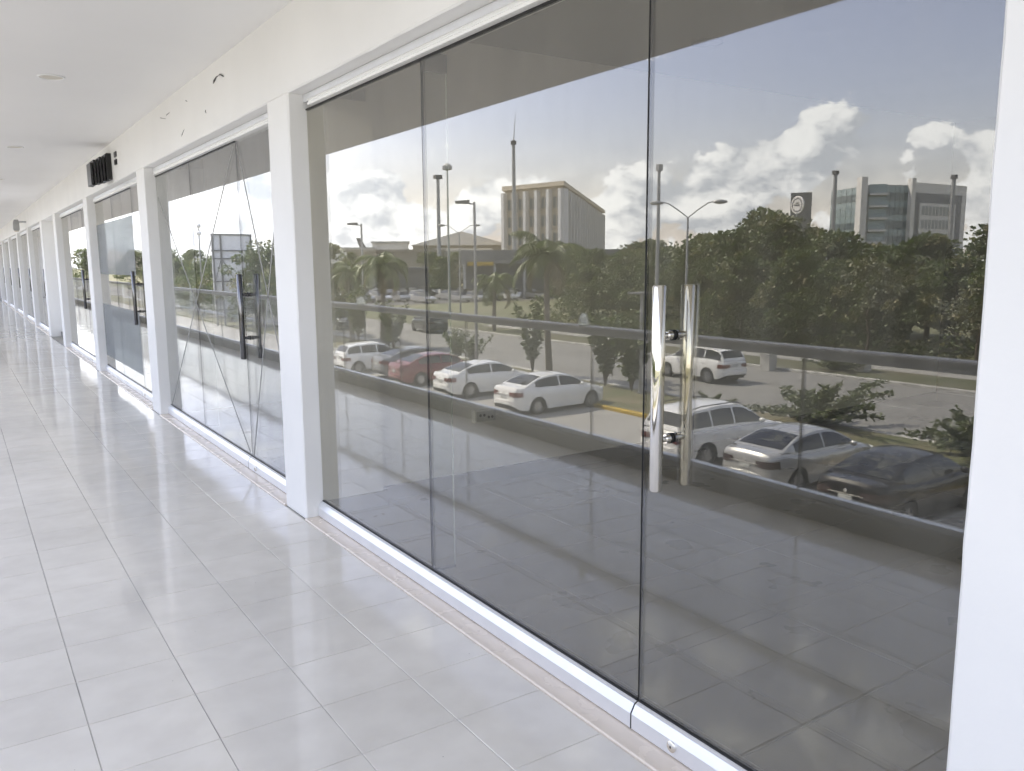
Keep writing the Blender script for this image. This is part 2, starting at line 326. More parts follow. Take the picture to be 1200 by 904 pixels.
# ------------------------------------------------------------------ the gallery building
GX = .11                     # plane of the shop glass
HT = 2.428                   # head of the openings
CZ = 2.87                    # ceiling
COLS = [(-3.72, -3.36), (.437, .797), (4.578, 4.936), (8.740, 9.12), (12.883, 13.25), (17.17, 17.55), (19.95, 20.33), (23.8, 24.17), (27.9, 28.27), (32.2, 32.57), (36.6, 36.97), (41.0, 41.4)]
bld = empty('gallery_building', (0, 0, GZ), 0, 'white two storey shop gallery with white columns and beam along the tiled walkway', 'building')
def bpart(name, mb, mt, parent=None, **k):
    o = mb.build(name, mt, None, **k); p = parent or bld; o.parent = p
    if p is bld: o.matrix_parent_inverse = Matrix.Translation((0, 0, -GZ))
    return o
def chamfer_box(x0, x1, y0, y1, z0, z1, c=.006):
    mb = MB(); mb.prism([(x0+c, y0), (x1, y0), (x1, y1), (x0+c, y1), (x0, y1-c), (x0, y0+c)], z0, z1, axis='z'); return mb
def wobble(x, y, z, amp=.0016):
    q = Vector((x*3+1.7, y*3, z*3)); return amp*noise.noise(q*1.3)+amp*.6*noise.noise(q*5.1)
def plaster_column(x1, y0, y1, z1, c=.007, n=36):
    mb = MB(); vs = []
    for k in range(n+1):
        z = z1*k/n; a = wobble(0, y0, z); b = wobble(0, y1, z); e = wobble(5, y0, z); f = wobble(5, y1, z); ca = c*(1+.5*noise.noise(Vector((y0*9, 3, z*11)))); cb = c*(1+.5*noise.noise(Vector((y1*9, 7, z*11))))
        vs += [(x1, y0+a, z), (ca, y0+a, z), (e, y0+a+ca, z), (f, y1-b-cb, z), (cb, y1-b, z), (x1, y1-b, z)]
    fs = [(k*6+i, k*6+(i+1) % 6, (k+1)*6+(i+1) % 6, (k+1)*6+i) for k in range(n) for i in range(6)]+[tuple(range(6))[::-1], tuple(range(n*6, n*6+6))]
    return mb.add(vs, fs)
def plaster_beam(x1, y0, y1, z0, z1, c=.007):
    n = int((y1-y0)/.12); vs = []
    for k in range(n+1):
        y = lerp(y0, y1, k/n); a = wobble(2, y, 0, .002); e = wobble(8, y, 0, .002); cc = c*(1+.5*noise.noise(Vector((y*9, 1, 4))))
        vs += [(x1, y, z0), (cc, y, z0+a), (e, y, z0+a+cc), (e, y, z1), (x1, y, z1)]
    fs = [(k*5+i, k*5+(i+1) % 5, (k+1)*5+(i+1) % 5, (k+1)*5+i) for k in range(n) for i in range(5)]+[tuple(range(5))[::-1], tuple(range(n*5, n*5+5))]
    return MB().add(vs, fs)
for a, b in COLS: bpart('column', plaster_column(.5 if a > 4 and a < 5 else .42, a, b, HT), WHITE)
bpart('beam', plaster_beam(.30, -3.72, 41.4, HT, CZ+.02), WHITE)
bpart('floor_slab', MB().box(-2.34, 7.2, -8, 46, -.32, -.03), CONC)
bpart('lower_storey', MB().box(.6, 7.2, -8, 46, GZ, -.32), WHITE)
bpart('roof_slab', MB().box(-2.25, 7.2, -8, 46, CZ+.02, 3.3), WHITE)
bpart('sun_block_parapet', MB().box(-2.25, -2.1, -8, 46, 3.3, 3.95), WHITE)  # unseen from the walkway, added to block the sun
bpart('back_wall', MB().box(7.0, 7.2, -8, 46, -.03, CZ+.02), mat('dimmed_back_wall', (.25, .245, .23), .85, var=.15, vscale=.7))  # wall colour darkened to stand for light fading deep in the shop
bpart('end_wall', MB().box(-2.25, 7.0, 45.8, 46, -.03, CZ+.02), WHITE)
bpart('near_wall', MB().box(0, .3, -8, -3.72, -.03, CZ+.02), WHITE)
for a, b in COLS:
    bpart('partition_wall', MB().box(.42 if not 4 < a < 5 else .5, 7.0, a+.085, b-.075, -.03, CZ+.02), INWALL)
# recessed wall between the two close columns
bpart('recess_wall', MB().box(.22, .34, 17.55, 19.95, -.03, HT), WHITE)
bpart('skirting', MB().box(.19, .22, 17.56, 19.94, .001, .10), SKIRT)
# interior floor: tiles 0.6 m, laid one by one in the first shop
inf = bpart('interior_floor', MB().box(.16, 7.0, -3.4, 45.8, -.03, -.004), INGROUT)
tm = MB().prism([(-.2985, 0), (.2985, 0), (.2985, .6), (-.2985, .6)], 0, .001, axis='z')
tile6 = MB(); c = .0008
tile6.add([(-.2985,-.2985,-.004),(.2985,-.2985,-.004),(.2985,.2985,-.004),(-.2985,.2985,-.004),(-.2985+c,-.2985+c,0),(.2985-c,-.2985+c,0),(.2985-c,.2985-c,0),(-.2985+c,.2985-c,0)], [(4,5,6,7),(0,1,5,4),(1,2,6,5),(2,3,7,6),(3,0,4,7)])
t6 = tile6.mesh('floor_tile', INTILE)
for i in range(9):
    for j in range(8):
        x = .603-.3+.6*i; y = 1.526-.3-.6+.6*j
        if y > 4.8 or x > 5.6: continue
        if i == 0: x = .603-.3
        inst('floor_tile', t6, inf, (x, y, random.uniform(-.0006, .0006)), (random.uniform(-.0012, .0012), random.uniform(-.0012, .0012), 0))
for r in (-3.4,) : pass
rest = MB()
for i in range(12):
    for j in range(-8, 74):
        x = .303+.6*i; y = .626+.6*j
        if x > 6.9 or (x <= 5.6 and .5 < y <= 4.8): continue
        rest.add([(x-.2985,y-.2985,0),(x+.2985,y-.2985,0),(x+.2985,y+.2985,0),(x-.2985,y+.2985,0)], [(0,1,2,3)])
o = rest.build('floor_tile_field', INTILE, inf, fixn=False); o['kind'] = 'stuff'
# interior ceilings and skirtings of the first shop
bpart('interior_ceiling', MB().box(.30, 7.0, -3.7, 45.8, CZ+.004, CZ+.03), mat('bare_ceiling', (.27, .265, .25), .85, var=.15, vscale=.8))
bpart('skirting', MB().box(.52, 6.98, 4.645, 4.663, .001, .095), SKIRT)
bpart('skirting', MB().prism([(.13, 4.57), (.53, 4.57), (.53, 4.62), (.5, 4.62), (.5, 4.578), (.13, 4.578)], .001, .095, axis='z'), SKIRT)
bpart('skirting', MB().box(6.98, 6.999, .53, 4.64, .001, .095), SKIRT)

# walkway floor of single 0.336 m tiles
wf = tag(MB().box(-2.34, .0, -8, 45.8, -.03, -.003).build('walkway_floor', GROUT), kind='structure')
xs = [-.0127-.3392*i for i in range(8)]
def tile_mesh(wd, ln):
    a, b, c = wd/2-.0011, ln/2-.0011, .0018
    return MB().add([(-a,-b,-.003),(a,-b,-.003),(a,b,-.003),(-a,b,-.003),(-a+c,-b+c,0),(a-c,-b+c,0),(a-c,b-c,0),(-a+c,b-c,0)], [(4,5,6,7),(0,1,5,4),(1,2,6,5),(2,3,7,6),(3,0,4,7)]).mesh('floor_tile', TILE, fixn=False)
tmA = tile_mesh(.3392, .33357); tmB = tile_mesh(2.33-.0127-.3392*6, .33357)
far = MB(); cnt = 0
for j in range(-12, 128):
    y = 3.5392+.33357*(j-6)+.1668
    for i in range(7):
        x0, x1 = xs[i], (xs[i+1] if i < 6 else -2.33)
        if 1.0 < y < 14.2 and cnt < 300:
            inst('floor_tile', tmA if i < 6 else tmB, wf, ((x0+x1)/2, y, 0), (random.gauss(0, .0014), random.gauss(0, .0014), 0)); cnt += 1
        else:
            a, b = (x0-x1)/2-.0014, .33357/2-.0014; cx = (x0+x1)/2
            tx, ty = random.gauss(0, .0014), random.gauss(0, .0014)
            far.add([(cx+sx*a, y+sy*b, tx*sx*a+ty*sy*b) for sx, sy in ((-1,-1),(1,-1),(1,1),(-1,1))], [(0,1,2,3)])
o = far.build('floor_tile_field', TILE, wf, fixn=False); o['kind'] = 'stuff'
ceil = tag(MB().box(-2.25, 0, -8, 45.8, CZ, CZ+.018).build('ceiling', CEIL), kind='structure')

# ------------------------------------------------------------------ shop fronts
def rail_profile(): return [(.072, .012), (.072, .062), (.088, .090), (.100, .0955), (.132, .0955), (.148, .09), (.148, .012)]
def pane(y0, y1, z0=.094, z1=2.352): return MB().box(GX-.005, GX+.005, y0, y1, z0, z1)
def bar_handle(parent, yb, hm=CHROME):
    for sx in (-1, 1):
        xb = GX+sx*.062
        mb = MB(); mb.lathe([(0,.0),(.0165,.0),(.0195,.004),(.0195,.596),(.0165,.60),(0,.60)], 20, 0, (xb, yb, .832))
        mb.build('pull_bar', hm, parent, smooth=40)
        for z in (.983, 1.288):
            so = MB(); so.tube([(xb, yb, z), (GX+sx*.02, yb, z)], .0095, 12); so.tube([(GX+sx*.028, yb, z), (GX+sx*.012, yb, z)], .0135, 14)
            so.build('standoff', hm, parent, smooth=40)
            MB().tube([(GX+sx*.012, yb, z), (GX+sx*.005, yb, z)], .0155, 14).build('gasket_ring', GASKET, parent, smooth=40)
def storefront(y0, y1, label, gm=G_CLEAR, gd=G_DOOR, full=True, group='glass shop fronts along the walkway'):
    """y0 near end, y1 far end of the opening; two fixed panes at the far end and a door at the near end"""
    s = empty('glass_storefront', (GX, (y0+y1)/2, 0), 0, label, 'storefront', group)
    inv = Matrix.Translation((GX, (y0+y1)/2, 0)).inverted()
    def P(name, mb, mt, par=None, **k):
        o = mb.build(name, mt, None, **k); o.parent = par or s
        if not par: o.matrix_parent_inverse = inv
        return o
    j = y1-1.36; g = y1-2.753
    P('fixed_pane', pane(j+.002, y1-.004), gm); P('fixed_pane', pane(g+.004, j-.002), gm)
    P('pane_edge', MB().box(GX-.0052, GX+.0052, j-.0018, j+.0018, .096, 2.35), GASKET)
    P('pane_edge', MB().box(GX-.0045, GX+.0045, g+.0015, g+.0036, .096, 2.35), GASKET)
    P('bottom_rail', MB().prism(rail_profile(), g+.003, y1-.002), ALU)
    P('bottom_gasket', MB().box(GX-.0095, GX+.0095, g+.004, y1-.003, .0958, .1012), GASKET)
    P('threshold', MB().prism([(-.0125, -.003), (-.0125, .004), (-.009, .008), (.16, .008), (.16, -.003)], y0+.002, y1-.002), MARBLE)
    P('header_box', MB().box(.088, .20, y0+.002, y1-.002, 2.384, HT-.002), ALU)
    P('header_rail', MB().prism([(.068, 2.352), (.064, 2.362), (.072, 2.368), (.072, 2.374), (.064, 2.379), (.07, 2.386), (.13, 2.386), (.13, 2.352)], g+.004, y1-.12), ALUW)
    P('header_gasket', MB().box(GX-.011, GX+.011, g+.004, y1-.003, 2.345, 2.3515), GASKET)
    # stiffening glass fin behind the pane joint
    P('glass_fin', MB().box(GX+.012, GX+.115, j-.005, j+.005, .10, 2.30), G_FIN)
    P('fin_edge', MB().box(GX+.1155, GX+.1185, j-.0048, j+.0048, .10, 2.30), mat('fin_polished_edge', (.42, .46, .44), .2))
    P('fin_fitting', MB().box(GX+.012, GX+.115, j-.012, j+.012, 2.302, 2.38), DARKST)
    P('fin_shoe', MB().box(GX+.012, GX+.118, j-.010, j+.010, .086, .0985), DARKST)
    # the door leaf
    d = P('glass_door', pane(y0+.004, g-.004), gd)
    P('door_edge', MB().box(GX-.0045, GX+.0045, g-.0036, g-.0012, .096, 2.35), GASKET, d)
    P('door_bottom_rail', MB().prism(rail_profile(), y0+.004, g-.003), ALU, d)
    P('door_bottom_gasket', MB().box(GX-.0095, GX+.0095, y0+.004, g-.004, .0958, .1012), GASKET, d)
    P('door_top_rail', MB().prism([(.068, 2.352), (.064, 2.362), (.072, 2.368), (.072, 2.374), (.064, 2.379), (.07, 2.386), (.13, 2.386), (.13, 2.352)], y0+.004, g-.004), ALUW, d)
    P('rail_joint', MB().prism([(.0715,.011),(.0715,.0625),(.0875,.0905),(.1,.096),(.11,.096),(.11,.011)], g-.0025, g+.0025), GASKET)
    lk = MB(); lk.lathe([(0,-.008),(.014,-.008),(.018,-.005),(.018,0)], 20, 0, (.072, g-.185, .044), 'X'); P('lock_cylinder', lk, CHROME, d, smooth=40)
    kh = MB(); kh.box(.0628, .0642, g-.187, g-.183, .0405, .0475); P('keyhole', kh, GASKET, d)
    bar_handle(d, g-.118, CHROME if y0 < 1 else DARKBAR)
    return s
SF = []
SF.append(storefront(COLS[1][1], COLS[2][0], 'tinted glass shop front of the empty shop with the outlet on its wall'))
SF.append(storefront(COLS[2][1], COLS[3][0], 'smeared glass shop front with crossed strips of tape on its panes', G_SMEAR, G_SMEAR))
SF.append(storefront(COLS[3][1], COLS[4][0], 'glass shop front with frosted film bands, beside the black louvred box'))
SF.append(storefront(COLS[4][1], COLS[5][0], 'glass shop front next to the blank recessed white wall'))
for k, lab in ((6, 'glass shop front, first beyond the blank recessed wall'), (7, 'glass shop front, second beyond the blank recessed wall'), (8, 'glass shop front, third beyond the blank recessed wall'), (9, 'glass shop front, fourth beyond the blank recessed wall'), (10, 'glass shop front at the far end of the walkway')):
    SF.append(storefront(COLS[k][1], COLS[k+1][0], lab))
SF.append(storefront(COLS[0][1], COLS[1][0], 'glass shop front before the nearest white column', group='glass shop fronts along the walkway'))
# crossed tape on the second shop front
def tape(a, b, wd=.018):
    (ya, za), (yb, zb) = a, b; d = Vector((0, yb-ya, zb-za)).normalized(); n = Vector((0, -d.z, d.y))*wd/2
    x = GX-.0056; pts = []; N = 10
    mb = MB()
    for k in range(N+1):
        p = Vector((x, lerp(ya, yb, k/N), lerp(za, zb, k/N))); wv = 1+.12*math.sin(k*2.1+ya)
        pts += [p+n*wv, p-n*wv]
    vs = pts + [p+Vector((-.0006, 0, 0)) for p in pts]; q = len(pts)
    fs = [(2*k, 2*k+1, 2*k+3, 2*k+2) for k in range(N)] + [(q+2*k, q+2*k+2, q+2*k+3, q+2*k+1) for k in range(N)]
    fs += [(2*k, 2*k+2, q+2*k+2, q+2*k) for k in range(N)] + [(2*k+1, q+2*k+1, q+2*k+3, 2*k+3) for k in range(N)]
    o = mb.add(vs, fs).build('tape_strip', TAPE); o.parent = SF[1]; o.matrix_parent_inverse = Matrix.Translation(SF[1].location).inverted()
tape((6.03, 2.32), (8.68, .11)); tape((6.03, .12), (8.68, 2.15)); tape((5.955, 2.32), (4.98, .42)); tape((5.94, .11), (4.98, 2.30))
# frosted bands on the third one
def film(y0, y1, z0, z1):
    o = MB().box(GX-.0068, GX-.0056, y0, y1, z0, z1).build('frosted_film', FROST); o.parent = SF[2]; o.matrix_parent_inverse = Matrix.Translation(SF[2].location).inverted()
gg = COLS[4][0]-2.753
film(gg+.01, COLS[4][0]-.01, 1.38, 2.05); film(gg+.01, COLS[4][0]-.01, .24, .97)
# small things on the wall
for (ya, za, yb, zb, lab) in ((6.07, 2.74, 5.92, 2.765, 'longest bent black cable stub poking out of the beam above the white column'), (7.86, 2.77, 7.60, 2.72, 'short dark scratch of cable on the beam'),
        (7.60, 2.745, 7.43, 2.75, 'short dark scratch of cable on the beam'), (7.10, 2.50, 6.96, 2.56, 'short dark scratch of cable on the beam'), (6.31, 2.60, 6.30, 2.575, 'short dark scratch of cable on the beam'), (6.88, 2.76, 6.82, 2.735, 'short dark scratch of cable on the beam')):
    L = 'longest' in lab
    mb = MB().tube([(.004, ya, za), (-.002, lerp(ya, yb, .3), lerp(za, zb, .35)), (-.003, lerp(ya, yb, .7), lerp(za, zb, .7)+(.006 if L else 0)), (.002, yb, zb)], [.005 if L else .0025, .008 if L else .003, .004 if L else .002, .003 if L else .0015], 6)
    if L: mb.tube([(.002, 5.92, 2.765), (-.006, 5.86, 2.76), (-.006, 5.79, 2.735)], [.003, .005, .003], 6)
    tag(mb.build('cable_stub', BLACK), lab, 'cable', 'cable stubs in the beam')
lv = empty('louvred_box', (0, 10.7, 2.45), 0, 'black louvred box projecting from the white beam near the ceiling', 'box')
MB().box(-.05, 0, -.16, .20, .02, .31).build('back_plate', BLACK, lv)
for k in range(6):
    x = -.04-.032*k; mb = MB().box(x-.022, x, -.17+.012*(k%2), .2-.03*(k % 3), .0-.012*k+.01*(k % 2), .30-.018*k-.012*(k % 2)); mb.build('louvre_blade', BLACK, lv)
for z in (2.602, 2.685): tag(MB().box(-.012, 0, 10.15, 10.28, z, z+.055).build('wall_bracket', BLACK), 'small square black plate on the beam beside the black louvred box', 'bracket', 'small plates beside the louvred box')
dv = empty('wall_lantern', (0, 24.0, 2.36), 0, 'grey box lantern on the beam far down the walkway', 'lamp')
MB().box(-.30, 0, -.03, .03, .26, .32).build('arm', STEEL, dv); MB().prism([(-.36, .0), (-.22, .0), (-.2, .05), (-.2, .26), (-.22, .36), (-.34, .36), (-.37, .26), (-.38, .05)], -.09, .09).build('housing', GALV, dv); MB().box(-.35, -.23, -.07, .07, -.03, 0).build('lens', LENS, dv); dv.scale = (.75, .75, .75)
# ceiling downlights
for i, y in enumerate((-1.4, 2.85, 7.1, 11.4, 15.7, 20.0, 24.3)):
    dl = empty('downlight', (-.885, y, CZ), 0, 'round recessed downlight, unlit, in the white walkway ceiling', 'downlight', 'ceiling downlights')
    MB().lathe([(.093, -.0005), (.093, -.004), (.088, -.007), (.081, -.007), (.079, -.003)], 28, 0).build('trim_ring', ALUW, dl, smooth=50)
    MB().lathe([(0, -.003), (.0795, -.003)], 28, 0).build('lens', LENS, dl, fixn=False)
for i, (x, y) in enumerate(((2.5, 3.85), (4.9, 3.0))):
    dl = empty('downlight', (x, y, CZ+.004), 0, 'dark round recessed downlight in the empty shop ceiling behind the glass', 'downlight', 'shop downlights')
    MB().lathe([(.10, -.0005), (.10, -.006), (.088, -.008), (.08, -.003)], 24, 0).build('trim_ring', GREYB, dl, smooth=50)
    MB().lathe([(0, -.003), (.082, -.003)], 24, 0).build('lens', GREYB, dl, fixn=False)
# wall outlet in the first shop
ob = empty('wall_outlet', (1.285, 4.661, .475), 0, 'white electrical outlet box with round sockets on the shop partition wall', 'outlet')
MB().box(-.085, .085, -.045, 0, -.042, .042).build('box', PLASTIC, ob)
fp = MB().box(-.075, .075, -.049, -.0455, -.034, .034).build('face_plate', mat('outlet_face', (.5, .5, .48), .5), ob)
for x in (-.045, -.015, .02, .048): MB().lathe([(0, 0), (.010, 0), (.010, -.002)], 12, 0, (x, -.0492, .008*(1 if x < 0 else -1)), 'Y').build('socket_hole', BLACK, fp)

# ------------------------------------------------------------------ balustrade
bal = empty('balustrade', (-2.28, 18, 0), 0, 'glass balustrade with a round grey steel handrail along the open side of the walkway', 'balustrade')
binv = Matrix.Translation((-2.28, 18, 0)).inverted()
def BP(name, mb, mt, **k):
    o = mb.build(name, mt, None, **k); o.parent = bal; o.matrix_parent_inverse = binv; return o
BP('handrail', MB().tube([(-2.26, -8, .972), (-2.26, 45.7, .972)], .038, 20), mat('painted_handrail', (.60, .595, .57), .42, metal=.25, var=.08, vscale=3), smooth=40)
BP('base_kerb', MB().prism([(-2.34, -.03), (-2.34, .105), (-2.325, .115), (-2.215, .115), (-2.20, .105), (-2.20, -.03)], -8, 45.7), mat('kerb_paint', (.50, .49, .46), .7, var=.1, vscale=2))
BP('glass_channel', MB().box(-2.285, -2.235, -8, 45.7, .116, .150), ALU)
js = [-7.9, -4.8, -2.85, -.9, 1.05, 3.0, 4.94, 6.86, 8.3, 9.92] + [9.92+1.95*k for k in range(1, 19)]
for a, b in zip(js, js[1:]):
    BP('glass_panel', MB().box(-2.265, -2.255, a+.006, b-.006, .125, .95), G_RAIL)
    BP('panel_joint', MB().box(-2.2655, -2.2545, b-.0055, b+.0055, .151, .945), mat('joint_seal', (.16, .16, .155), .6))
def crumple(loc, sx, sz, seed):
    mb = MB(); rnd = random.Random(seed); n, mlt = 10, 6
    vs = []
    for i in range(mlt+1):
        for k in range(n):
            a = 2*math.pi*k/n; t = i/mlt; r = sx*(1-.55*t)*(1+.45*rnd.uniform(-1, 1)) if i < mlt else sx*.1
            vs.append((r*math.cos(a)*.7, r*math.sin(a), sz*(t+rnd.uniform(-.05, .05)) if i else 0))
    fs = [(i*n+k, i*n+(k+1) % n, (i+1)*n+(k+1) % n, (i+1)*n+k) for i in range(mlt) for k in range(n)]+[tuple(range(n))[::-1], tuple(range(mlt*n, mlt*n+n))]
    o = mb.add(vs, fs).build('crumpled_paper', PAPER); o.location = loc; return o
tag(crumple((-2.26, 5.05, 1.0085), .045, .095, 3), 'crumpled white paper lying on the handrail in front of the young trees', 'paper')
tag(crumple((-2.26, 9.35, 1.0085), .07, .09, 5), 'wide crumple of white paper on the handrail near the leafy palm', 'paper')

# ------------------------------------------------------------------ cars (local: x forward, y left, z up, origin on the ground under the middle)
CARS = {
 'sedan': dict(W=[(-2.27,.60),(-2.2,.71),(-2.0,.79),(-1.5,.85),(0,.87),(1.3,.86),(1.75,.81),(2.0,.70),(2.14,.52)],
    D=[(-2.27,.62),(-2.24,.93),(-2.16,1.035),(-1.72,1.055),(-1.2,.99),(-.2,.955),(.9,.955),(1.5,.87),(1.9,.76),(2.08,.64),(2.14,.50)],
    R=[(-1.82,1.05),(-1.5,1.19),(-1.1,1.335),(-.8,1.39),(-.35,1.425),(.05,1.415),(.35,1.36),(.7,1.19),(1.10,.945)], rear=(-1.74,-.98), front=(.33,1.04), pil=-.22, ax=(-1.31,1.29), wr=.315),
 'hatch': dict(W=[(-1.95,.62),(-1.9,.72),(-1.7,.80),(-1.3,.84),(0,.85),(1.2,.84),(1.6,.79),(1.85,.68),(1.98,.5)],
    D=[(-1.95,.62),(-1.92,.88),(-1.8,.985),(-1.2,.985),(0,.955),(.85,.95),(1.35,.88),(1.75,.77),(1.92,.64),(1.98,.5)],
    R=[(-1.88,.97),(-1.74,1.20),(-1.62,1.37),(-1.3,1.445),(-.5,1.50),(0,1.48),(.3,1.42),(.65,1.22),(1.02,.945)], rear=(-1.84,-1.63), front=(.3,.97), pil=-.15, ax=(-1.25,1.22), wr=.30),
 'suv': dict(W=[(-2.22,.66),(-2.17,.76),(-1.9,.87),(-1.4,.91),(0,.92),(1.3,.91),(1.75,.86),(2.0,.74),(2.15,.55)],
    D=[(-2.22,.66),(-2.19,.98),(-2.08,1.08),(-1.2,1.09),(0,1.06),(.9,1.06),(1.5,.99),(1.9,.88),(2.1,.70),(2.15,.55)],
    R=[(-2.14,1.07),(-1.98,1.34),(-1.86,1.50),(-1.5,1.60),(-.6,1.655),(0,1.64),(.32,1.58),(.7,1.36),(1.08,1.05)], rear=(-2.1,-1.87), front=(.32,1.03), pil=-.15, ax=(-1.32,1.32), wr=.35),
}
def make_car(kind, color, loc, rz, label, group, name='parked_car', seams=True):
    c = CARS[kind]; W, D, RF = c['W'], c['D'], c['R']; WR = c['wr']; P = PAINT[color]
    root = empty(name, loc, rz, label, 'car', group)
    xa, xb = D[0][0], D[-1][0]; sill = .20 if kind != 'suv' else .26
    st = sorted(set([round(xa+(xb-xa)*i/56, 3) for i in range(57)] + [a for a, _ in D] + [a for a, _ in W]))
    def zb(x):
        z = sill + (.14*max(0, (x-xb+.35)/.35)**2 if x > xb-.35 else 0) + (.16*max(0, (xa+.4-x)/.4)**2 if x < xa+.4 else 0)
        for a in c['ax']:
            q = (WR+.065)**2-(x-a)**2
            if q > 0: z = max(z, WR+math.sqrt(q)-.02)
        return z
    body = MB(); rings = []
    for x in st:
        wd, zd = interp(W, x), interp(D, x); z0 = zb(x); zs = max(zd-.10, z0+.04); zd = max(zd, zs+.03); half = []
        for k in range(6):
            z = lerp(z0, zs, k/5); u = (z-.2)/(.95-.2)
            f = .945+.055*math.sin(min(1, max(0, u*1.35+.12))*math.pi*.62)/math.sin(math.pi*.5)
            if u > .55: f -= .05*((u-.55)/.45)**2
            half.append((wd*f, z))
        half += [(wd*.915, zd-.045), (wd*.85, zd-.014), (wd*.55, zd+.004), (wd*.25, zd+.012)]
        ring = [(x, y, z) for y, z in half] + [(x, 0, zd+.014)] + [(x, -y, z) for y, z in reversed(half)]
        rings.append(ring)
    n = len(rings[0]); vs = [v for r in rings for v in r]; fs = []
    for i in range(len(rings)-1):
        for k in range(n-1): fs.append((i*n+k, i*n+k+1, (i+1)*n+k+1, (i+1)*n+k))
    for base in (0, (len(rings)-1)*n):
        h = n//2
        for k in range(h): 
            f = (base+k, base+k+1, base+n-2-k, base+n-1-k); fs.append(tuple(dict.fromkeys(f)))
    body.add(vs, fs); body.build('body', P, root, smooth=38)
    MB().box(xa+.22, xb-.22, -.68, .68, sill-.02, .62).build('underside', UNDER, root)
    # cabin
    hm = max(z for _, z in RF)-interp(D, 0); ra, rb = RF[0][0], RF[-1][0]
    def geom(x):
        zr = interp(RF, x); zl = interp(D, x)-.03; wb = interp(W, x)*.885; h = max(.0, zr-zl); q = min(1, h/hm)
        wr = lerp(wb, interp(W, max(-1.4, min(.9, x)))*.66, q**.9); return zr, zl, wb, h, wr
    def side(x, t, off=0):
        zr, zl, wb, h, wr = geom(x); zt = zr-.045*min(1, h/hm); e = t+.10*math.sin(t*math.pi)*.35
        return (wb+(wr-wb)*t+off+.018*math.sin(t*math.pi), lerp(zl, zt, t))
    def top(x, u, off=0):
        zr, zl, wb, h, wr = geom(x); q = min(1, h/hm); a = abs(u)
        return zr-.045*q*(a**3.2)+off
    cs = sorted(set([round(ra+(rb-ra)*i/44, 3) for i in range(45)]+[a for a, _ in RF])); cab = MB(); vs = []; K = 6; U = 6
    for x in cs:
        zr, zl, wb, h, wr = geom(x); half = [side(x, k/K) for k in range(K)]
        half += [(wr*(1-k/U), top(x, 1-k/U)) for k in range(U)]
        vs += [(x, y, z) for y, z in half]+[(x, 0, top(x, 0))]+[(x, -y, z) for y, z in reversed(half)]
    n = 2*(K+U)+1
    cab.add(vs, [(i*n+k, i*n+k+1, (i+1)*n+k+1, (i+1)*n+k) for i in range(len(cs)-1) for k in range(n-1)]); cab.build('cabin', P, root, smooth=30)
    def glassgrid(nm, x0, x1, um):
        def fn(a, b):
            x = lerp(x0, x1, a); u = lerp(-um, um, b); zr, zl, wb, h, wr = geom(x)
            sl = (interp(RF, x+.01)-interp(RF, x-.01))/.02; nn = math.hypot(1, sl)
            return (x-sl/nn*.007, wr*u, top(x, u)+.007/nn)
        MB().grid(fn, 10, 10).build(nm, CARGLASS, root, smooth=60)
    glassgrid('rear_window', c['rear'][0]+.03, c['rear'][1], .90); glassgrid('windshield', c['front'][0]+.02, c['front'][1]-.04, .92)
    p = c['pil']; xr = max(ra+.16, c['rear'][0]+.06); xf = rb-.16
    qr = -1.12 if kind == 'sedan' else -1.02
    for s in (1, -1):
        for (x0, x1) in ((xr, qr-.03), (qr+.03, p-.035), (p+.035, xf)) if kind != 'sedan' else ((xr+.3, p-.035), (p+.035, xf)):
            def fn(a, b, s=s, x0=x0, x1=x1):
                x = lerp(x0, x1, a); y, z = side(x, lerp(.13, .88, b), .006); return (x, s*y, z)
            MB().grid(fn, 14, 5).build('side_window', CARGLASS, root, smooth=60)
        # door seams, handles, mirror
        wd = interp(W, .1)
        for x0 in ((p, ) + ((.98,) if True else ())):
            def fs_(a, b, s=s, x0=x0):
                z = lerp(.3, interp(D, x0)-.11, a); u = (z-.2)/.75; f = .945+.055*math.sin(min(1, max(0, u*1.35+.12))*math.pi*.62)
                if u > .55: f -= .05*((u-.55)/.45)**2
                return (x0+lerp(-.004, .004, b), s*(interp(W, x0)*f+.003), z)
            MB().grid(fs_, 8, 1).build('door_seam', UNDER, root)
        for x0 in (p+.16, p-.85): MB().box(x0-.09, x0+.09, s*(interp(W, x0)*.965)-.012, s*(interp(W, x0)*.965)+.022*s if s > 0 else s*(interp(W, x0)*.965)+.012, interp(D, x0)-.185, interp(D, x0)-.155).build('door_handle', P, root)
        mb = MB(); mb.lathe([(0,-.09),(.05,-.08),(.085,-.02),(.085,.04),(.06,.08),(0,.09)], 12, 0, (0,0,0), 'Y'); o = mb.build('wing_mirror', P, root, smooth=50); o.location = (.72, s*(.93 if kind != 'suv' else .99), 1.0 if kind != 'suv' else 1.13); o.scale = (.7, 1, .8)
        # lamps wrap round the corners
        def lamp(x0, x1, z0, z1, mt, nm):
            def fl(a, b, s=s):
                x = lerp(x0, x1, a); z = lerp(z0, z1, b); u = (z-.2)/.75; f = .945+.055*math.sin(min(1, max(0, u*1.35+.12))*math.pi*.62)
                if u > .55: f -= .05*((u-.55)/.45)**2
                return (x+(.004 if x0 > 0 else -.004), s*(interp(W, x)*f+.006), z)
            mb = MB().grid(fl, 10, 4)
            # inner piece across the end face
            xe = xb if x0 > 0 else xa; we = interp(W, xe)
            e = .006 if x0 > 0 else -.006
            mb.add([(xe+e, s*we*.55, z0+.03), (xe+e, s*we*.99, z0), (xe+e, s*we*.99, z1), (xe+e, s*we*.55, z1-.01)], [(0,1,2,3)])
            mb.build(nm, mt, root, smooth=40)
        zt = interp(D, xa+.06)
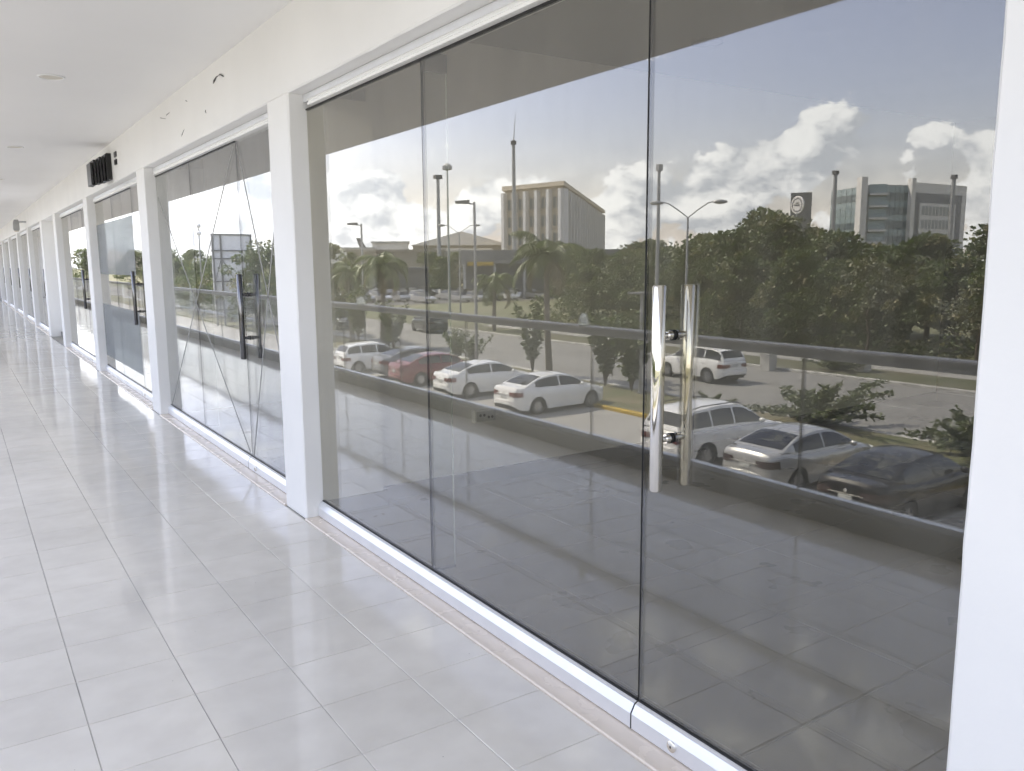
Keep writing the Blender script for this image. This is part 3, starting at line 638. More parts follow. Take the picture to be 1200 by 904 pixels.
        lamp(xa, xa+.32, zt-.26, zt-.09, TAILD if color in ('black', 'silver', 'dark') else TAIL, 'tail_lamp'); lamp(xb-.42, xb-.02, .58 if kind != 'suv' else .7, .70 if kind != 'suv' else .84, HEADL, 'head_lamp')
    # wheels
    if 'wheel' not in MATS:
        pass
    r = WR
    tyre = MB().lathe([(r*.62,-.10),(r*.80,-.105),(r*.95,-.10),(r,-.075),(r,.075),(r*.95,.10),(r*.80,.105),(r*.62,.10),(r*.62,-.10)], 28, 0, (0,0,0), 'Y').mesh('tyre', TYRE, smooth=40)
    rim = MB(); rim.lathe([(r*.64,.085),(r*.60,.092),(r*.58,.05),(0,.045)], 28, 0, (0,0,0), 'Y')
    for k in range(5):
        a = 2*math.pi*k/5; rim.box(0, r*.60, -.028, .028, .05, .088, 0, Matrix.Rotation(a, 4, 'Y') @ Matrix.Rotation(-math.pi/2, 4, 'X'))
    rim.lathe([(0,.096),(r*.15,.094),(r*.17,.06)], 14, 0, (0,0,0), 'Y'); rim = rim.mesh('rim', RIM)
    for a in c['ax']:
        for s in (1, -1):
            wh = inst('wheel', tyre, root, (a, s*(interp(W, a)-.115), r), (0, random.uniform(0, 6), 0 if s > 0 else math.pi)); inst('rim', rim, wh)
    # rear details
    zt = interp(D, xa+.06)
    zp = zt-.26 if kind == 'sedan' else .80
    if kind == 'suv': zp = .86
    xe = xa-.012
    MB().box(xe-.006, xe+.02, -.155, .155, zp-.05, zp+.05).build('licence_plate', PLATE, root)
    MB().box(xe-.004, xe+.03, -.40, .40, zp+.062, zp+.085).build('trunk_trim', CHROME if color in ('black', 'silver') else P, root)
    MB().lathe([(0,-.014),(.035,-.012),(.042,0)], 16, 0, (xe+.004, 0, zp+.14), 'X').build('emblem', CHROME, root, smooth=40)
    bmp = MB(); we = interp(W, xa+.10)
    def bf(a, b):
        y = lerp(-1, 1, a); x = xa-.055+.20*abs(y)**3.5; z = [.40,.415,.55,.575][min(3, int(b*3+.5))]; ins = [.05, .0, .0, .05][min(3, int(b*3+.5))]
        return (x+ins, y*we*1.02, z+(.06 if kind == 'suv' else 0))
    bmp.grid(bf, 16, 3).build('rear_bumper', P if kind != 'suv' else P, root, smooth=50)
    MB().box(xa-.03, xa+.1, -.5, .5, .27, .385).build('lower_valance', UNDER, root)
    if kind == 'sedan': MB().tube([(-1.02, .05, interp(RF, -1.02)-.002), (-1.15, .05, interp(RF, -1.02)+.10), ], [.006, .003], 6).build('antenna', BLACK, root)
    if kind in ('suv',):
        for s in (1, -1): MB().tube([(-1.6, s*.60, 1.60), (-1.3, s*.62, 1.655), (-.1, s*.62, 1.665), (.2, s*.6, 1.61)], .016, 8).build('roof_rail', BLACK, root, smooth=50)
    return root
PI = math.pi; GC = 'cars parked along the gallery'
make_car('sedan', 'black', (-15.15, 9.75, GZ), PI-.03, 'black sedan parked with a bright rear bumper strip and white licence plate', GC)
make_car('sedan', 'silver', (-15.6, 12.72, GZ), PI-.02, 'silver sedan parked between the black sedan and the white car with black roof rails', GC)
make_car('suv', 'white', (-15.65, 15.65, GZ), PI, 'white crossover parked beside the silver sedan', GC)
make_car('sedan', 'white', (-16.6, 24.68, GZ), PI-.05, 'white sedan parked next to the empty bay with the yellow kerb', GC)
make_car('sedan', 'white', (-16.6, 29.3, GZ), PI, 'white sedan parked between the red car and another white sedan', GC)
make_car('sedan', 'red', (-16.5, 33.4, GZ), PI, 'dark red sedan parked in the row', GC)
make_car('sedan', 'grey', (-17.0, 36.3, GZ), PI+.02, 'grey sedan parked beside the dark red sedan', GC)
make_car('hatch', 'white', (-15.95, 39.25, GZ), PI, 'white hatchback parked at the leafy palm end of the row', GC)
GR = 'vehicles on the road'
make_car('suv', 'dark', (-29.7, 58.8, GZ-.004), PI/2+.12, 'dark grey car driving along the road near the grass island', GR, 'driving_car')
make_car('suv', 'white', (-27.0, 26.9, GZ-.004), PI/2+.04, 'white car driving along the road past the low spiky bush', GR, 'driving_car')
make_car('suv', 'dark', (-25.0, 66.0, GZ-.004), -PI/2, 'dark van-like car on the road behind the white hatchback', GR, 'driving_car')

# far parking lot: small cars
def far_car(color):
    mb = MB(); mb.prism([(-2.1,.3),(2.1,.3),(2.15,.6),(1.9,.8),(1.0,.92),(-1.6,1.0),(-2.1,.95),(-2.2,.6)], -.85, .85, 'y', 0)
    a = [(-1.9,-.76,.97),(1.0,-.76,.91),(1.0,.76,.91),(-1.9,.76,.97),(-1.35,-.58,1.42),(.2,-.6,1.45),(.2,.6,1.45),(-1.35,.58,1.42)]
    mb.add(a, [(0,1,5,4),(1,2,6,5),(2,3,7,6),(3,0,4,7)], 1); mb.box(-1.38, .24, -.6, .6, 1.415, 1.475, 0)
    for x in (-1.3, 1.3):
        for y in (-.8, .66): mb.lathe([(0,0),(.31,0),(.31,.16),(0,.16)], 12, 2, (x, y, .31), 'Y')
    return mb.mesh('far_car', [PAINT[color], CARGLASS, TYRE])
fcm = {k: far_car(k) for k in ('white', 'silver', 'grey', 'dark', 'red', 'black', 'blue')}
NM = {'white': 'white car', 'silver': 'silver car', 'grey': 'grey car', 'dark': 'dark grey car', 'red': 'red car', 'black': 'black car', 'blue': 'blue car'}
rnd = random.Random(11); n = 0
for row, (yy, xs0, xs1) in enumerate(((101.5, -52, -74), (108.5, -46, -78), (118, -44, -84), (126, -46, -92), (136, -44, -90))):
    x = xs0
    while x > xs1:
        if rnd.random() < .78:
            cl = rnd.choice(('white', 'white', 'silver', 'silver', 'grey', 'dark', 'black', 'grey', 'silver', 'white'))
            o = inst('far_car', fcm[cl], None, (x, yy+rnd.uniform(-.3, .3), GZ-.002), (0, 0, PI/2*(1 if rnd.random() < .5 else -1)+rnd.uniform(-.05, .05)))
            tag(o, 'distant %s in the far parking lot, %s' % (NM[cl], ('row beside the grass island', 'second row from the grass island', 'middle row', 'row next to the long low hall', 'last row before the halls')[row]), 'car', 'cars in the far parking lot'); n += 1
        x -= 2.75

# ------------------------------------------------------------------ vegetation
def leaf_quad(mb, p, d, size, asp, rnd, mi=0):
    d = Vector(d).normalized(); a = d.cross(Vector((rnd.uniform(-1,1), rnd.uniform(-1,1), rnd.uniform(-1,1)))).normalized()
    p = Vector(p); e = d*size; b = a*size*asp/2
    mb.add([p-b*.25, p+e*.5-b, p+e, p+e*.5+b], [(0,1,2,3)], mi)
def limbs(mb, base, h, rnd, n=7, spread=.5, r0=.12, start=.25, mi=0):
    top = []
    trunk = [Vector(base)+Vector((rnd.uniform(-.05,.05)*h*t, rnd.uniform(-.05,.05)*h*t, h*t*.75)) for t in (0, .25, .5, .75, 1)]
    mb.tube(trunk, [r0, r0*.8, r0*.62, r0*.45, r0*.22], 8, mi)
    for k in range(n):
        t = lerp(start, .95, k/max(1, n-1)); i = min(3, int(t*4)); p = trunk[i].lerp(trunk[i+1], t*4-i); a = k*2.4+rnd.uniform(-.4, .4); L = h*spread*(1.05-.6*t)
        e = p+Vector((math.cos(a)*L, math.sin(a)*L, L*rnd.uniform(.4, .9))); mid = p.lerp(e, .5)+Vector((0, 0, L*.08))
        rr = r0*(.5-.3*t); mb.tube([p, mid, e], [rr, rr*.65, rr*.2], 6, mi); top += [mid, e]
    return top+trunk[2:]
def tree_mesh(seed, h=8.0, rad=2.8, nl=5200, leaf=.26, low=.12, mats=None, clumps=60):
    rnd = random.Random(seed); tb = MB(); tips = limbs(tb, (0,0,0), h, rnd, 9, .42, .15*h/8)
    cb = MB(); cl = []
    for k in range(clumps):
        t = rnd.random()**.8; z = h*lerp(low, .97, t); prof = math.sin(min(1, max(.0, (t+.12)/1.12))**.75*math.pi)**.6
        a = rnd.uniform(0, 6.283); q = rad*prof*math.sqrt(rnd.uniform(.15, 1))*(1+.25*math.sin(3*a+seed))
        cl.append((Vector((q*math.cos(a), q*math.sin(a), z)), rnd.uniform(.45, 1.05)*rad*.30, rnd.choice((0, 0, 0, 1, 1, 2))))
    for k in range(nl):
        c, r, mi = rnd.choice(cl); d = Vector((rnd.gauss(0,1), rnd.gauss(0,1), rnd.gauss(0,1))).normalized(); rr = r*rnd.uniform(.45, 1.1)
        p = c+Vector((d.x*rr, d.y*rr, d.z*rr*.62)); dd = d+Vector((0, 0, rnd.uniform(-.7, .2)))
        leaf_quad(cb, p, dd, leaf*rnd.uniform(.7, 1.35), .75, rnd, mi if rnd.random() < .8 else rnd.choice((0, 1, 2)))
    return tb.mesh('trunk', BARK, smooth=50), cb.mesh('crown', mats or [LEAF[0], LEAF[1], LEAF[2]], fixn=False)
WOOD = [tree_mesh(s, 8, 2.9+.3*(s % 3), 5600, .26, .10) for s in range(21, 27)]
DRY = tree_mesh(40, 8, 3.0, 2600, .24, .35, [LEAF[3], LEAF[2], LEAF[1]], 46)
def tree(kind, loc, h, rad, rz, label, group, name='tree'):
    t = empty(name, loc, rz, label, 'tree', group); s = h/8.0; r = s*rad
    inst('trunk', kind[0], t, sc=(s, s, s)); inst('crown', kind[1], t, sc=(r, r, s)); return t
rnd = random.Random(5)
LW = ('smaller leafy tree in the front row of the wood across the road', 'broad leafy tree just behind the front row of the wood', 'tall leafy tree at the back of the wood across the road')
def wood_top(y):      # height of the canopy along the edge of the wood
    return interp([(4, 8.3), (20, 8.3), (26, 7.9), (28, 7.5), (31, 6.9), (35, 7.4), (38.5, 8.6), (42, 9.2), (45.5, 8.2), (51, 7.7), (55, 7.1), (62, 7.0)], y)
for row, (x0, dy, hh) in enumerate(((-45.5, 3.7, .80), (-49.5, 4.2, .98), (-55, 5.2, 1.0))):
    y = 3.0+row*1.3
    while y < 61+row*5:
        f = (-x0+1.8)/51.8; h = (5.5+(wood_top(y/f)-5.5)*f)*hh*.94*rnd.uniform(.94, 1.05)
        tree(WOOD[rnd.randrange(6)], (x0+rnd.uniform(-1, 1), y, GZ-.012), h, rnd.uniform(.98, 1.25), rnd.uniform(0, 6.28), LW[row], 'trees of the wood')
        y += dy*rnd.uniform(.8, 1.2)
tree(DRY, (-50.0, 40.3, GZ-.012), 8.9, 1.05, .4, 'tall grey half bare tree rising above the wood', 'trees of the wood')
tree(WOOD[2], (-51.5, 43.4, GZ-.012), 9.4, .85, 2.4, 'highest green tree of the wood, beside the grey half bare tree', 'trees of the wood')
tree(DRY, (-43.6, 29.0, GZ-.012), 5.6, 1.0, 1.0, 'pale dry tree at the front edge of the wood', 'trees of the wood')
tree(DRY, (-43.4, 22.4, GZ-.012), 4.4, 1.1, 3.0, 'low pale bushy tree in front of the wood', 'trees of the wood')
# scrub along the foot of the wood
sc = MB(); rs = random.Random(9)
for k in range(5200):
    y = rs.uniform(2, 64); x = -43.3-abs(rs.gauss(0, .9)); z = GZ+abs(rs.gauss(0, .75))*(1+.5*math.sin(y*.9))
    leaf_quad(sc, (x, y, z), (rs.gauss(0,1), rs.gauss(0,1), rs.uniform(-.2,1)), rs.uniform(.18, .36), .6, rs, rs.choice((0, 0, 1, 2)))
tag(sc.build('undergrowth', [LEAF[0], LEAF[1], LEAF[2]], fixn=False), 'low leafy undergrowth along the foot of the wood', 'undergrowth', kind='stuff')
# distant trees
DLAB = {(-64,118): 'dark tree beside the thick antenna mast', (-69,121): 'dark tree between the antenna mast and the dark grey hall', (-62,150): 'dark tree in front of the small white hall', (-79,150): 'dark tree before the big tan hangar', (-84,140): 'dark tree between the tan hangar and the long low hall', (-58,175): 'dark tree beside the tan flat roofed hall', (-150,130): 'dark distant tree beside the mast of the hospital block', (-135,118): 'dark distant tree behind the round sign tower'}
for (x, y, h, lab) in ((-60, 78, 7.0, None), (-66, 84, 7.2, None), (-72, 80, 8, None), (-82, 88, 8.5, None), (-90, 84, 9, None), (-58, 68, 6.4, None), (-64, 72, 6.8, None), (-74, 72, 7.5, None),
        (-64, 118, 6.6, 'dark'), (-69, 121, 7.2, 'dark'), (-62, 150, 7.5, 'dark'), (-79, 150, 7.8, 'dark'), (-84, 140, 7.5, 'dark'), (-58, 175, 8, 'dark'), (-47, 170, 8, 'dark'), (-40, 180, 8.5, 'dark'), (-30, 190, 8.5, 'dark'), (-22, 200, 9, 'dark'), (-12, 205, 9, 'dark'), (-150, 130, 10, 'dark'), (-135, 118, 9, 'dark')):
    tree(WOOD[rnd.randrange(6)], (x, y, GZ-.012), h, rnd.uniform(1.0, 1.3), rnd.uniform(0, 6), 'leafy tree at the far end of the wood beside the far parking lot' if not lab else DLAB.get((x, y), 'dark distant tree at the far end of the road'), 'trees of the wood' if not lab else 'distant trees')
# median trees (upright, thin at the base)
def vase_mesh(seed, h=3.6, n=11, leaf=.20, dens=26, lean=.30):
    rnd = random.Random(seed); tb = MB(); cb = MB()
    for k in range(n):
        a = k*2.4+rnd.uniform(-.3, .3); L = h*rnd.uniform(.72, 1.0); sp = rnd.uniform(.12, lean)
        pts = [Vector((math.cos(a)*sp*L*(t**1.3), math.sin(a)*sp*L*(t**1.3), L*t*(1-.1*sp))) for t in (0, .2, .4, .6, .8, 1)]
        tb.tube(pts, [.03, .026, .022, .017, .012, .006], 5)
        for q in range(dens*4):
            t = lerp(.24, 1.02, (q/(dens*4))**.85); i = min(4, int(t*5)); p = pts[i].lerp(pts[i+1], min(1.05, t*5-i)); ang = rnd.uniform(0, 6.28)
            leaf_quad(cb, p+Vector((rnd.gauss(0,.07), rnd.gauss(0,.07), rnd.gauss(0,.06))), (math.cos(ang), math.sin(ang), rnd.uniform(-.5, .7)), leaf*rnd.uniform(.7, 1.3), .6, rnd, rnd.choice((0, 0, 1)))
    return tb.mesh('stem', BARK, smooth=50), cb.mesh('foliage', [LEAF[0], LEAF[1]], fixn=False)
VASE = [vase_mesh(1), vase_mesh(2, 3.2, 12, .22, 24, .45), vase_mesh(3, 3.0, 13, .24, 22, .8)]
def plant(kind, loc, s, rz, label, group, name='young_tree', cat='tree', sc=None):
    t = empty(name, loc, rz, label, cat, group); inst('stem', kind[0], t, sc=sc or (s, s, s)); inst('foliage', kind[1], t, sc=sc or (s, s, s)); return t
MZ = GZ+.10; GMP = 'young trees on the median strip'
plant(VASE[0], (-21.2, 32.4, MZ), 1.06, .3, 'slim upright young tree on the median beside the palm trunk', GMP)
plant(VASE[1], (-21.4, 27.2, MZ), .98, 1.0, 'bushy young tree with pale leaves on the median, near the short lamp post', GMP)
plant(VASE[1], (-21.3, 25.4, MZ), 1.02, 2.5, 'bushy young tree on the median right beside the short lamp post', GMP)
plant(VASE[2], (-20.9, 39.2, MZ), .62, .8, 'low spreading bush on the median beside the single lamp post', GMP, 'bush', 'bush')
plant(VASE[2], (-20.6, 37.0, MZ), .55, 2.2, 'small bush on the median between the lamp post and the white sedan', GMP, 'bush', 'bush')
plant(VASE[2], (-21.2, 48.6, MZ), .34, 0, 'little round dark bush alone on the median', GMP, 'bush', 'bush')
plant(VASE[1], (-20.8, 47, MZ), .95, 1.4, 'young tree on the median behind the white hatchback', GMP)
plant(VASE[0], (-20.6, 52, MZ), 1.1, 1.9, 'young tree on the median before the braced billboard', 'young trees far along the median')
MLAB = ('leafy tree on the median just behind the drooping palms', 'second leafy tree on the median behind the drooping palms', 'third leafy tree on the median, short of the braced billboard', 'leafy tree on the median right beside the braced billboard', 'leafy tree on the median just beyond the braced billboard', 'leafy tree on the median beside the first globe lamp', 'leafy tree on the median past the first globe lamp', 'leafy tree on the median halfway between the globe lamps', 'leafy tree on the median before the second globe lamp')
for y in (57, 62, 66, 71, 82, 88, 95, 103, 112): tree(WOOD[int(y) % 6], (-20.6+.5*math.sin(y), y, MZ), 6.6+.7*math.sin(y*1.7), .95, y, MLAB[(57, 62, 66, 71, 82, 88, 95, 103, 112).index(y)], 'trees far along the median')
# low bushes with long leafy arms
def arm_bush(seed, n=10, L=2.4):
    rnd = random.Random(seed); tb = MB(); cb = MB()
    for k in range(n):
        a = k*2.399+rnd.uniform(-.25, .25); e = rnd.uniform(.10, .55) if k % 3 else rnd.uniform(.6, 1.25); ll = L*rnd.uniform(.55, 1.1)*(1.0 if k % 3 else .62)
        pts = [Vector((math.cos(a)*ll*t*math.cos(e), math.sin(a)*ll*t*math.cos(e), ll*t*math.sin(e)+.10*ll*math.sin(t*PI*.8))) for t in (0, .2, .4, .6, .8, 1)]
        tb.tube(pts, [.045, .04, .032, .025, .018, .008], 6)
        for q in range(170):
            t = lerp(.10, 1.03, q/170); i = min(4, int(t*5)); p = pts[i].lerp(pts[i+1], min(1.1, t*5-i)); an = rnd.uniform(0, 6.28)
            leaf_quad(cb, p+Vector((rnd.gauss(0,.06), rnd.gauss(0,.06), rnd.gauss(0,.05))), (math.cos(an), math.sin(an), rnd.uniform(-.3, .9)), rnd.uniform(.12, .22), .5, rnd, rnd.choice((0, 1, 1, 2)))
    return tb.mesh('stem', BARK, smooth=50), cb.mesh('foliage', [LEAF[0], LEAF[1], LEAF[3]], fixn=False)
ARM = [arm_bush(4, 30, 2.5), arm_bush(8, 24, 2.0)]
plant(ARM[0], (-21.5, 16.4, MZ), 1, .2, 'low spiky bush with long leafy arms on the median behind the silver sedan', 'low bushes', 'bush', 'bush')
plant(ARM[1], (-21.3, 11.2, MZ), 1, 1.4, 'low dark bush with spread arms on the median behind the black sedan', 'low bushes', 'bush', 'bush')
plant(ARM[1], (-34.3, 24.6, GZ+.05), .8, 2.4, 'thin low bush on the grass verge before the wood', 'low bushes', 'bush', 'bush')
plant(ARM[1], (-21.0, 20.6, MZ), .45, 2.9, 'tiny bush on the median behind the white crossover', 'low bushes', 'bush', 'bush')
# palms
def palm_mesh(seed, h=6.0, nf=15, fl=2.4, droop=1.0):
    rnd = random.Random(seed); tb = MB(); cb = MB()
    tp = [Vector((.12*math.sin(t*2), .08*t, h*t)) for t in [i/8 for i in range(9)]]
    tb.tube(tp, [.17-.06*i/8+.012*(i % 2) for i in range(9)], 12)
    for k in range(nf):
        a = k*2.399+rnd.uniform(-.2, .2); e0 = lerp(1.25, -.35, k/nf)+rnd.uniform(-.1, .1); L = fl*rnd.uniform(.85, 1.1); pts = []; p = tp[-1].copy(); e = e0; N = 12
        for i in range(N+1):
            pts.append(p.copy()); p = p+Vector((math.cos(a)*math.cos(e), math.sin(a)*math.cos(e), math.sin(e)))*L/N; e -= droop*.155*(1 if i > 1 else .5)
        mi = 1 if k > nf*.82 else 0
        cb.tube(pts, [.022*(1-.8*i/N) for i in range(N+1)], 4, mi)
        sidev = Vector((-math.sin(a), math.cos(a), 0))
        for i in range(1, N+1):
            for q in range(3):
                t = (q+rnd.random())/3; pp = pts[i-1].lerp(pts[i], t); d = (pts[i]-pts[i-1]).normalized(); ll = L*.27*math.sin(PI*min(1, (i-1+t)/N*.9+.12))**.7
                for s in (1, -1):
                    dd = (sidev*s*.8+d*.55+Vector((0, 0, -.35-.3*rnd.random()))).normalized(); wv = d*.026
                    q1 = pp+dd*ll*.55; q2 = pp+dd*ll+Vector((0, 0, -.22*ll))
                    cb.add([pp-wv, pp+wv, q1+wv*1.2, q2, q1-wv*1.2], [(0,1,2,3,4)], mi)
    return tb.mesh('trunk', PBARK, smooth=60), cb.mesh('fronds', [PALML, PALMD], fixn=False)
PALM = [palm_mesh(1, 5.6, 17, 2.5, 1.15), palm_mesh(2, 3.6, 16, 2.6, 1.5), palm_mesh(5, 4.6, 18, 2.4, 1.5)]
def palm(k, loc, s, rz, label):
    t = empty('palm_tree', loc, rz, label, 'palm', 'palms along the road'); inst('trunk', PALM[k][0], t, sc=(s, s, s)); inst('fronds', PALM[k][1], t, sc=(s, s, s))
palm(0, (-21.2, 31.0, MZ), 1.0, .4, 'tall palm on the median in front of the white finned building')
palm(1, (-33.8, 55.5, GZ+.05), 1.05, 2.1, 'drooping palm on the verge in front of the far parking lot')
palm(2, (-21.0, 54.0, MZ), 1.0, 1.2, 'dense leafy palm on the median behind the white hatchback')
palm(2, (-21.3, 49.6, MZ), 1.12, 2.2, 'dark drooping palm on the median next to the leafy palm')
palm(2, (-20.4, 60.5, MZ), .9, 3.4, 'drooping palm farther along the median toward the billboard')

# ------------------------------------------------------------------ lamp posts, masts
def pole(name, loc, h, r0, r1, label, group, cat='lamp post'):
    t = empty(name, loc, 0, label, cat, group)
    MB().tube([(0,0,0), (0,0,h*.5), (0,0,h)], [r0, (r0+r1)/2, r1], 12).build('pole', GALV, t, smooth=50)
    MB().tube([(0,0,0), (0,0,.06)], r0*2.1, 12).build('base_plate', GALV, t)
    return t
def box_lamp(loc, h, rz, label, L=.75):
    t = pole('street_lamp', loc, h, .085, .06, label, 'street lamps'); t.rotation_euler.z = rz
    MB().tube([(0,0,h-.1), (.3,0,h-.06)], .035, 8).build('arm', GALV, t)
    MB().prism([(.22,-.09),(.9,-.06),(.9,.05),(.22,.09)], -.17, .17, 'y').build('lamp_head', GREYB, t).location.z = h
    return t
def twin_lamp(loc, h, rz, label):
    t = pole('street_lamp', loc, h, .10, .055, label, 'street lamps'); t.rotation_euler.z = rz
    for s in (1, -1):
        MB().tube([(0,0,h-.05), (s*.55,0,h+.38), (s*1.15,0,h+.78), (s*1.5,0,h+.85)], .035, 8).build('arm', GALV, t, smooth=50)
        hd = MB(); hd.lathe([(0,-.38),(.07,-.33),(.15,-.05),(.13,.2),(.05,.36),(0,.38)], 12, 0, (0,0,0), 'X'); o = hd.build('lamp_head', GALV, t, smooth=50); o.location = (s*1.82, 0, h+.82); o.scale = (1.1, 1.2, .9)
    return t
box_lamp((-19.1, 34.2, MZ), 8.25, .55, 'single grey box lamp on a median post near the dark red car')
box_lamp((-26.6+5.6, 51.8, MZ), 8.0, .41, 'single grey box lamp on a post above the leafy palm behind the hatchback')
twin_lamp((-43.3, 76.9, GZ), 8.6, .53, 'double armed street lamp beside the far parking lot')
twin_lamp((-34.0, 34.7, GZ+.05), 8.0, .80, 'double armed street lamp on the verge in front of the dense wood')
t = pole('light_mast', (-44.6, 81.5, GZ), 16.0, .16, .09, 'thin tall floodlight mast with a small round head at the far parking lot', 'masts', 'mast'); MB().lathe([(0,0),(.55,.1),(.55,.5),(.2,.75),(0,.8)], 14).build('lamp_crown', GALV, t).location.z = 15.6
t = pole('antenna_mast', (-75.8, 139.9, GZ), 21.8, .42, .30, 'dark antenna mast behind the low buildings, thinner than its neighbour', 'masts', 'mast'); MB().box(-.7, .7, -.5, .5, 21.2, 21.9).build('antenna_head', GREYB, t)
t = pole('antenna_mast', (-76.8, 115.8, GZ), 24.9, .42, .27, 'thick dark antenna mast with a whip aerial beside the finned building', 'masts', 'mast'); MB().lathe([(0,0),(.48,.1),(.48,.7),(0,.9)], 12).build('antenna_head', GREYB, t).location.z = 24.6; MB().tube([(0,0,25.2), (-.4,0,29.6)], [.09, .03], 6).build('whip_aerial', GALV, t)
t = pole('tall_light_pole', (-39.8, 43.2, GZ), 12.1, .17, .11, 'tall thick light pole with box head before the wood', 'masts', 'mast'); MB().box(-.2, .16, -.16, .16, 11.75, 12.2).build('lamp_head', GALV, t)
t = pole('antenna_mast', (-162.1, 114.6, GZ), 24.6, .5, .4, 'mast standing at the glass end of the hospital block', 'masts', 'mast'); MB().box(-.6, .6, -.5, .5, 24.2, 25).build('antenna_head', GREYB, t)
t = pole('antenna_mast', (-174.3, 94.7, GZ), 22.6, .5, .4, 'mast standing at the white end of the hospital block', 'masts', 'mast'); MB().box(-.5, .5, -.5, .5, 22.2, 23).build('antenna_head', GREYB, t)
t = pole('short_lamp_post', (-22.2+1.0, 24.75, MZ), 4.1, .075, .07, 'short lamp post with a flat square top on the median', 'street lamps'); MB().box(-.42, .42, -.42, .42, 4.1, 4.17).build('lamp_head', GREYB, t)
for (x, y, h) in ((-19.2, 88, 9.3), (-19.4, 118, 10.0), (-19.0, 150, 11)):
    t = pole('globe_lamp', (x, y, MZ), h, .09, .06, 'thin lamp post with two stacked globes far along the median', 'globe lamps')
    for z in (h, h-.75): MB().lathe([(0,-.26),(.18,-.18),(.26,0),(.18,.18),(0,.26)], 12, 0, (0,0,z)).build('globe', PLASTIC, t, smooth=60)
# litter bins on the verge
for (x, y, lab) in ((-31.9, 26.9, 'white litter bin at the far road kerb'), (-34.9, 23.6, 'white litter bin on the grass verge before the wood')):
    t = empty('litter_bin', (x, y, GZ+(.05 if x < -32.6 else -.004)), 0, lab, 'bin', 'white bins'); MB().prism([(-.28,0),(.28,0),(.32,.85),(-.32,.85)], -.28, .28).build('bin_body', KERBW, t); MB().box(-.34, .34, -.31, .31, .852, .92).build('bin_lid', WHITEB, t)

# ------------------------------------------------------------------ billboard with braced back
bb = empty('billboard', (-18.9, 75.2, MZ), .0, 'grey panel billboard with crossed steel bracing on its back, far along the median', 'billboard')
MB().box(-1.75, 1.75, .06, .12, .9, 8.0).build('panel', mat('billboard_panel', (.72, .73, .75), .6, var=.08, vscale=.6), bb)
for x in (-1.7, .95, 1.62): MB().box(x-.06, x+.06, -.1, .055, 0, 8.05).build('post', GREYB, bb)
for z in (8.0, 6.6, 5.9, 3.9, 1.4): MB().box(-1.78, 1.78, -.06, .05, z-.05, z+.05).build('cross_bar', GREYB, bb)
for (a, b) in (((-1.6, 5.8), (.9, .95)), ((.9, 5.8), (-1.6, .95)), ((1.0, 5.8), (1.6, 3.9))): MB().tube([(a[0], -.08, a[1]), (b[0], -.08, b[1])], .035, 6).build('brace', GREYB, bb)

# ------------------------------------------------------------------ far buildings
def V2(a): return Vector((a[0], a[1], 0))
def face_frame(a, b):
    """along, outward normal for the facade from a to b (outside on the left of a->b mirrored towards +x/-y viewer)"""
    a, b = V2(a), V2(b); d = (b-a); L = d.length; d.normalize(); n = Vector((d.y, -d.x, 0)); c = Vector((0, 0, 0))-a
    if n.dot(c) < 0: n = -n
    return a, d, n, L
def fbox(a, d, n, u0, u1, o0, o1, z0, z1):
    P = lambda u, o, z: a+d*u+n*o+Vector((0, 0, z))
    return MB().add([P(u0,o0,z0),P(u1,o0,z0),P(u1,o1,z0),P(u0,o1,z0),P(u0,o0,z1),P(u1,o0,z1),P(u1,o1,z1),P(u0,o1,z1)], [(0,1,2,3),(4,5,6,7),(0,1,5,4),(1,2,6,5),(2,3,7,6),(3,0,4,7)])
# 1 finned building
A, B, Cc = (-101.5, 155.5), (-105.2, 139.4), (-176.6, 211.7)
fb = empty('finned_building', (0, 0, 0), 0, 'cream office building with tall white vertical fins behind the palm', 'building')
MB().prism([A, B, Cc, (-165, 232)], GZ, 17.2, 'z').build('wall', CREAM, fb)
MB().prism([(A[0]+.8, A[1]+.3), (B[0]+.6, B[1]-1.2), (Cc[0]-.5, Cc[1]-1.2), (-166, 233)], 17.2, 18.1, 'z').build('cornice', CREAM, fb)
MB().prism([(-125, 180), (-128, 172), (-140, 185), (-136, 192)], 18.1, 20.0, 'z').build('plant_room', CREAM, fb)
for (p0, p1, nf) in ((A, B, 5), (B, Cc, 17)):
    a, d, n, L = face_frame(p0, p1); st = L/nf
    for k in range(nf+1): fbox(a, d, n, k*st-.38, k*st+.38, -.2, 1.15, GZ, 16.6).build('fin', WHITEB, fb)
    for k in range(nf):
        for fl in range(5):
            z = -2.2+fl*3.75
            wv = fbox(a, d, n, k*st+.75, (k+1)*st-.75, .0, .06, z, z+2.3).build('window', BLDGLASS, fb)
            fbox(a, d, n, k*st+.6, (k+1)*st-.6, .0, .35, z-.35, z-.05).build('sill', CREAM, wv)
            fbox(a, d, n, (k+.5)*st-.08, (k+.5)*st+.08, .061, .14, z, z+2.3).build('mullion', CREAM, wv)
